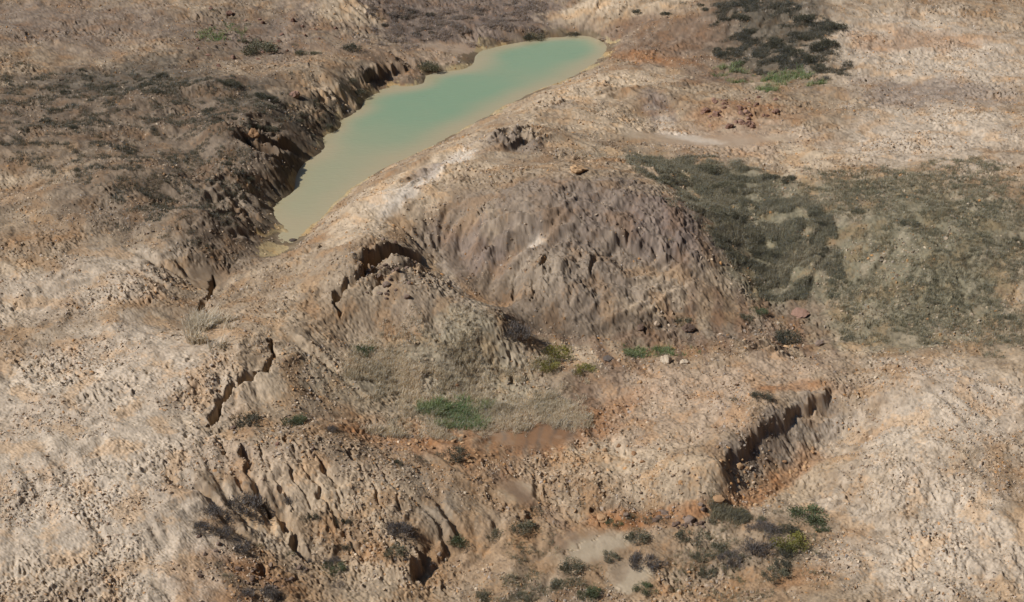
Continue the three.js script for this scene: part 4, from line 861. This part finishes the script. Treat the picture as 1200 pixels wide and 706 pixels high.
// ---------- things that stand on the ground
const taken = new Map();
function numbered(n) { const k = taken.get(n) || 0; taken.set(n, k + 1); return k ? `${n}_${String(k).padStart(3, '0')}` : n; }
function merge(parts) {
  const P = [], C = [];
  for (const [p, c] of parts) { for (const v of p) P.push(v); for (let i = 0; i < p.length / 3; i++) C.push(c[0], c[1], c[2]); }
  const g = new THREE.BufferGeometry(); g.setAttribute('position', new THREE.Float32BufferAttribute(P, 3)); g.setAttribute('color', new THREE.Float32BufferAttribute(C, 3)); g.computeVertexNormals(); return g;
}
const LEAF = {
  dark: [[0.075, 0.07, 0.036], [0.115, 0.102, 0.056]], grey: [[0.125, 0.118, 0.06], [0.195, 0.175, 0.098]], green: [[0.085, 0.105, 0.036], [0.13, 0.15, 0.058]],
  yellow: [[0.16, 0.16, 0.035], [0.30, 0.26, 0.04]], dead: [[0.115, 0.092, 0.074], [0.18, 0.148, 0.115]], scrub: [[0.10, 0.08, 0.05], [0.13, 0.11, 0.07]],
};
const leafMat = new THREE.MeshPhysicalMaterial({ vertexColors: true, roughness: 1, transmission: 0.3, thickness: 0, side: THREE.DoubleSide });
const woodMat = new THREE.MeshStandardMaterial({ color: new THREE.Color(0.12, 0.09, 0.065), roughness: 0.95 });
function foliage(kind, seed, count) {        // a cushion of radius 0.5 with clumps and gaps
  const r = rng(seed), parts = [], [ca, cb] = LEAF[kind], twig = kind === 'dead' || kind === 'scrub', clumps = [];
  const lop = 0.7 + r() * 0.5, tall = 0.16 + r() * 0.11;
  for (let i = 0; i < 24; i++) { const a = r() * 6.283, d = 0.44 * Math.sqrt(r()); clumps.push([d * Math.cos(a), tall * (0.35 + 0.65 * (1 - d * d * 4)) * (0.6 + 0.4 * r()), d * Math.sin(a) * lop, 0.08 + 0.11 * r(), r()]); }
  for (let i = 0; i < count; i++) {
    const c = clumps[Math.floor(r() * clumps.length)], a = r() * 6.283, u = 2 * r() - 1, s = Math.sqrt(1 - u * u), R = c[3] * Math.pow(r(), 0.4);
    const x = c[0] + R * s * Math.cos(a), y = Math.max(0.0, c[1] * 0.8 + R * u * 0.9), z = c[2] + R * s * Math.sin(a);
    let dx = x + (r() - 0.5) * 0.8, dy = 0.5 + r() * 0.6, dz = z + (r() - 0.5) * 0.8; const L = Math.hypot(dx, dy, dz); dx /= L; dy /= L; dz /= L;
    const ln = twig ? 0.055 + 0.06 * r() : 0.024 + 0.022 * r(), wd = twig ? 0.008 : 0.013 + 0.009 * r(), b = r() * 6.283;
    let sx = Math.cos(b), sy = (r() - 0.5) * 0.8, sz = Math.sin(b); const k = sx * dx + sy * dy + sz * dz; sx -= k * dx; sy -= k * dy; sz -= k * dz;
    const t = clamp(0.65 * c[4] + 0.5 * r(), 0, 1), cc = ca.map((v, q) => v + (cb[q] - v) * t);
    const p0 = [x - dx * ln / 2, y - dy * ln / 2, z - dz * ln / 2], p1 = [x + sx * wd, y + sy * wd, z + sz * wd], p2 = [x + dx * ln / 2, y + dy * ln / 2, z + dz * ln / 2], p3 = [x - sx * wd, y - sy * wd, z - sz * wd];
    parts.push([[...p0, ...p1, ...p2, ...p0, ...p2, ...p3], cc]);
  }
  return merge(parts);
}
function stems(seed) {
  const r = rng(seed), parts = [];
  for (let i = 0; i < 9; i++) {
    const a = r() * 6.283, l = 0.25 + 0.2 * r(), x = Math.cos(a) * l, z = Math.sin(a) * l * 0.85, y = 0.14 + 0.14 * r(), px = -Math.sin(a) * 0.011, pz = Math.cos(a) * 0.011;
    const p = [[px, -0.04, pz], [-px, -0.04, -pz], [0, -0.02, 0.012], [x, y, z]];
    parts.push([[...p[0], ...p[1], ...p[3], ...p[1], ...p[2], ...p[3], ...p[2], ...p[0], ...p[3]], [1, 1, 1]]);
  }
  return merge(parts);
}
const shrubShapes = {};
Object.keys(LEAF).forEach((k, n) => { shrubShapes[k] = [0, 1, 2, 3, 4].map(v => ({ big: foliage(k, 100 + n * 10 + v, 1700), small: foliage(k, 500 + n * 10 + v, 560), stem: stems(900 + n * 10 + v) })); });
const shrubRandom = rng(31);
function shrub(kind, x, z, width, label, group, category = 'shrub') {
  const v = shrubShapes[kind][Math.floor(shrubRandom() * 5)], big = width > 0.42; let o;
  if (big) {
    o = new THREE.Group();
    const f = new THREE.Mesh(v.big, leafMat), s = new THREE.Mesh(v.stem, woodMat); f.name = 'foliage'; s.name = 'stem';
    f.castShadow = f.receiveShadow = s.castShadow = s.receiveShadow = true; o.add(f, s);
  } else { o = new THREE.Mesh(v.small, leafMat); o.castShadow = o.receiveShadow = true; }
  o.name = numbered('shrub'); const sc = width * 1.22, tall = 0.78 + 0.32 * shrubRandom();
  let y = height(x, z); for (let k = 0; k < 6; k++) y = Math.min(y, height(x + 0.2 * width * Math.cos(k), z + 0.2 * width * Math.sin(k)) + 0.1 * width);
  o.position.set(x, y - 0.015, z); o.rotation.y = shrubRandom() * 6.283; o.scale.set(sc, sc * tall, sc);
  o.userData = { label, category }; if (group) o.userData.group = group; scene.add(o); return o;
}
for (const [kind, x, z, width, label] of SHRUBS) shrub(kind, x, z, width, label);
function scatter(poly, count, r, f, loose = 0.5) {
  const b = bounds(poly); let n = 0, guard = 0;
  while (n < count && guard++ < count * 60) {
    const x = b[0] + r() * (b[1] - b[0]), z = b[2] + r() * (b[3] - b[2]);
    const k = loose * (0.6 + 1.6 * r()); if (!inside(x + k * (noise(x * 0.8, z * 0.8) + noise(x * 0.25, z * 0.25 + 3)) + loose * (r() - 0.5), z + k * 1.5 * (noise(x * 0.8 + 7, z * 0.8) + noise(x * 0.25 + 9, z * 0.25)) + loose * 1.6 * (r() - 0.5), poly)) continue;
    if (f(x, z)) n++;
  }
}
THICKETS.forEach((t, i) => {
  const r = rng(2000 + i);
  scatter(t.outline, t.count, r, (x, z) => {
    if (noise(x * 0.45 + i * 3, z * 0.45) + (r() - 0.5) * 0.5 < -0.08 || height(x, z) < 0.05 && z < -57 && x < 8) return false;
    shrub(t.kind, x, z, t.size[0] + (t.size[1] - t.size[0]) * r() * r(), t.label, t.group); return true;
  });
});

// ---------- rocks
const ROCK = { brown: [0.16, 0.105, 0.07], tan: [0.38, 0.28, 0.18], dark: [0.11, 0.085, 0.065], red: [0.20, 0.108, 0.068], orange: [0.36, 0.21, 0.10], pale: [0.40, 0.31, 0.215] };
function rockShape(seed, detail) {
  const r = rng(seed), g = new THREE.IcosahedronGeometry(0.5, detail), p = g.attributes.position, cuts = [];
  for (let i = 0; i < 9; i++) { const a = r() * 6.283, u = 2 * r() - 1, s = Math.sqrt(1 - u * u); cuts.push([s * Math.cos(a), u, s * Math.sin(a), 0.26 + 0.16 * r()]); }
  for (let i = 0; i < p.count; i++) {
    let x = p.getX(i), y = p.getY(i), z = p.getZ(i);
    for (const [a, b, c, d] of cuts) { const k = x * a + y * b + z * c; if (k > d) { x -= (k - d) * a; y -= (k - d) * b; z -= (k - d) * c; } }
    const n = 1 + 0.2 * noise(x * 4 + seed, z * 4 + y * 4) + 0.16 * noise(x * 11 + y * 9, z * 11 - seed); p.setXYZ(i, x * n, y * n, z * n);
  }
  g.computeVertexNormals(); return g;
}
const rockShapes = [1, 2, 3, 4, 5, 6].map(s => rockShape(s * 13, 3)), pebbleShapes = [1, 2, 3, 4].map(s => rockShape(s * 29, 1));
const rockMats = Object.fromEntries(Object.entries(ROCK).map(([k, c]) => [k, [0.75, 1, 1.25].map((f, q) => new THREE.MeshStandardMaterial({ color: new THREE.Color(c[0] * f, c[1] * f * (0.94 + 0.06 * q), c[2] * f * (0.9 + 0.1 * q)), roughness: 0.92 }))]));
const rockRandom = rng(57);
function rock(kind, x, z, width, aspect, label, group) {
  const o = new THREE.Mesh((width > 0.35 ? rockShapes : pebbleShapes)[Math.floor(rockRandom() * 4)], rockMats[kind][Math.floor(rockRandom() * 3)]); o.name = numbered('rock');
  o.scale.set(width * 1.15, width * aspect * 1.15, width * (0.8 + 0.4 * rockRandom())); o.rotation.set((rockRandom() - 0.5) * 0.5, rockRandom() * 6.283, (rockRandom() - 0.5) * 0.5);
  o.position.set(x, height(x, z) + width * aspect * 0.08, z); o.castShadow = o.receiveShadow = true;
  o.userData = { label, category: 'rock' }; if (group) o.userData.group = group; scene.add(o);
}
for (const [kind, x, z, width, aspect, label] of ROCKS) rock(kind, x, z, width, aspect, label);
RUBBLE.forEach((t, i) => { const r = rng(3000 + i); scatter(t.outline, t.count, r, (x, z) => { rock(t.kind, x, z, t.size[0] + (t.size[1] - t.size[0]) * r() * r(), 0.5 + 0.4 * r(), t.label, t.group); return true; }); });

// ---------- gravel and clods too many to count
{
  const r = rng(99), count = 115000, mat = new THREE.MeshStandardMaterial({ color: 0xffffff, roughness: 0.95 });
  const tones = [[0.40, 0.30, 0.2], [0.46, 0.36, 0.24], [0.36, 0.18, 0.06], [0.34, 0.25, 0.16], [0.16, 0.10, 0.06], [0.3, 0.25, 0.2]];
  const m = new THREE.InstancedMesh(rockShape(377, 0), mat, count), o = new THREE.Object3D(), c = new THREE.Color(), e = [0, 0, 0]; m.name = 'gravel';
  let n = 0, guard = 0;
  while (n < count && guard++ < count * 20) {
    const d = 24 / (24 / 31 + (24 / 112 - 24 / 31) * r()), x = (r() * 2 - 1) * 0.37 * (d + 8), z = -d, y = height(x, z);
    if (noise(x * 0.4 + 15, z * 0.4) + 0.5 * noise(x * 1.9, z * 1.9) + (r() - 0.5) * 0.5 < 0.1 || y < 0.06 && z < -57 || flatness(x, z) > 0.3 || (r() < 0.75 && inside(x, z, PLACES[1].outline))) continue;
    const s = 0.016 + 0.075 * Math.pow(r(), 5) + d * 0.0003;
    o.position.set(x, y - s * 0.05, z); o.scale.set(s * (1 + r()), s * (0.6 + 0.4 * r()), s * (1 + r())); o.rotation.set(r() * 6, r() * 6, r() * 6); o.updateMatrix(); m.setMatrixAt(n, o.matrix);
    soil(x, z, e); const t = tones[Math.floor(r() * tones.length)], k = 0.35 + 0.55 * r(), v = 0.95 + 0.45 * r();
    c.setRGB((e[0] + (t[0] - e[0]) * k) * v, (e[1] + (t[1] - e[1]) * k) * v, (e[2] + (t[2] - e[2]) * k) * v); m.setColorAt(n, c); n++;
  }
  m.count = n; m.castShadow = m.receiveShadow = true; m.userData = { kind: 'stuff', label: 'loose gravel and small clods scattered over the clay', category: 'gravel' }; scene.add(m);
}

// ---------- grass and ground cover
function tuft(seed, blades, spread, lean) {
  const r = rng(seed), parts = [];
  for (let i = 0; i < blades; i++) {
    const a = r() * 6.283, d = spread * Math.sqrt(r()), x = d * Math.cos(a), z = d * Math.sin(a), b = r() * 6.283, l = (0.5 + 0.5 * r()), q = lean * r(), w = 0.055;
    const tx = x + Math.cos(b) * q, tz = z + Math.sin(b) * q, mx = x + Math.cos(b) * q * 0.35, mz = z + Math.sin(b) * q * 0.35, px = -Math.sin(b) * w, pz = Math.cos(b) * w, k = 0.75 + 0.5 * r();
    parts.push([[x - px, -0.08, z - pz, x + px, -0.08, z + pz, mx + px * 0.7, l * 0.6, mz + pz * 0.7, x - px, -0.08, z - pz, mx + px * 0.7, l * 0.6, mz + pz * 0.7, mx - px * 0.7, l * 0.6, mz - pz * 0.7, mx - px * 0.7, l * 0.6, mz - pz * 0.7, mx + px * 0.7, l * 0.6, mz + pz * 0.7, tx, l, tz], [k, k, k * 0.97]]);
  }
  return merge(parts);
}
const SWARD = { straw: [[0.64, 0.53, 0.37], [0.48, 0.40, 0.27]], fresh: [[0.13, 0.21, 0.045], [0.26, 0.28, 0.11]], sage: [[0.15, 0.135, 0.066], [0.30, 0.25, 0.14]], cover: [[0.20, 0.18, 0.10], [0.34, 0.29, 0.18]], gloom: [[0.085, 0.078, 0.042], [0.16, 0.135, 0.08]], dull: [[0.24, 0.18, 0.13], [0.36, 0.27, 0.20]] };
const swardMat = new THREE.MeshPhysicalMaterial({ vertexColors: true, roughness: 1, transmission: 0.45, thickness: 0, side: THREE.DoubleSide });
SWARDS.forEach((s, i) => {
  const r = rng(5000 + i), low = s.kind !== 'straw' && s.kind !== 'fresh', m = new THREE.InstancedMesh(tuft(60 + i, low ? 9 : 7, low ? 0.7 : 0.5, low ? 1.2 : 1.3), swardMat, s.count), o = new THREE.Object3D(), c = new THREE.Color(); let n = 0;
  scatter(s.outline, s.count, r, (x, z) => {
    if ((low ? noise(x * 0.35 + i * 9, z * 0.35) * 0.6 + noise(x * 1.25, z * 1.25 + i) : noise(x * 0.5 + i * 9, z * 0.5) * 0.8 + noise(x * 1.7, z * 1.7 + i) * 0.6) + (r() - 0.5) * 0.4 < (s.kind === 'cover' ? -0.25 : low ? 0.1 : s.kind === 'fresh' ? 0.05 : -0.1)) return false;
    const y = height(x, z); if (z < -57 && y < 0.1 && x < 8) return false;
    const k = s.height * (0.5 + 1.0 * r() * r() + 0.3 * r()); o.position.set(x, y, z); o.rotation.set((r() - 0.5) * 0.5, r() * 6.283, (r() - 0.5) * 0.5); o.scale.set(k * 0.9, k, k * 0.9); o.updateMatrix(); m.setMatrixAt(n, o.matrix);
    const [a, b] = SWARD[s.kind], t = clamp(0.5 + 0.9 * noise(x * 0.8, z * 0.8 + 40) + (r() - 0.5) * 0.5, 0, 1); c.setRGB(a[0] + (b[0] - a[0]) * t, a[1] + (b[1] - a[1]) * t, a[2] + (b[2] - a[2]) * t); m.setColorAt(n, c); n++; return true;
  }, 0.9);
  m.count = n; m.name = numbered(s.name); m.castShadow = m.receiveShadow = true; m.userData = { kind: 'stuff', label: s.label, category: s.category }; scene.add(m);
});
renderer.render(scene, camera);
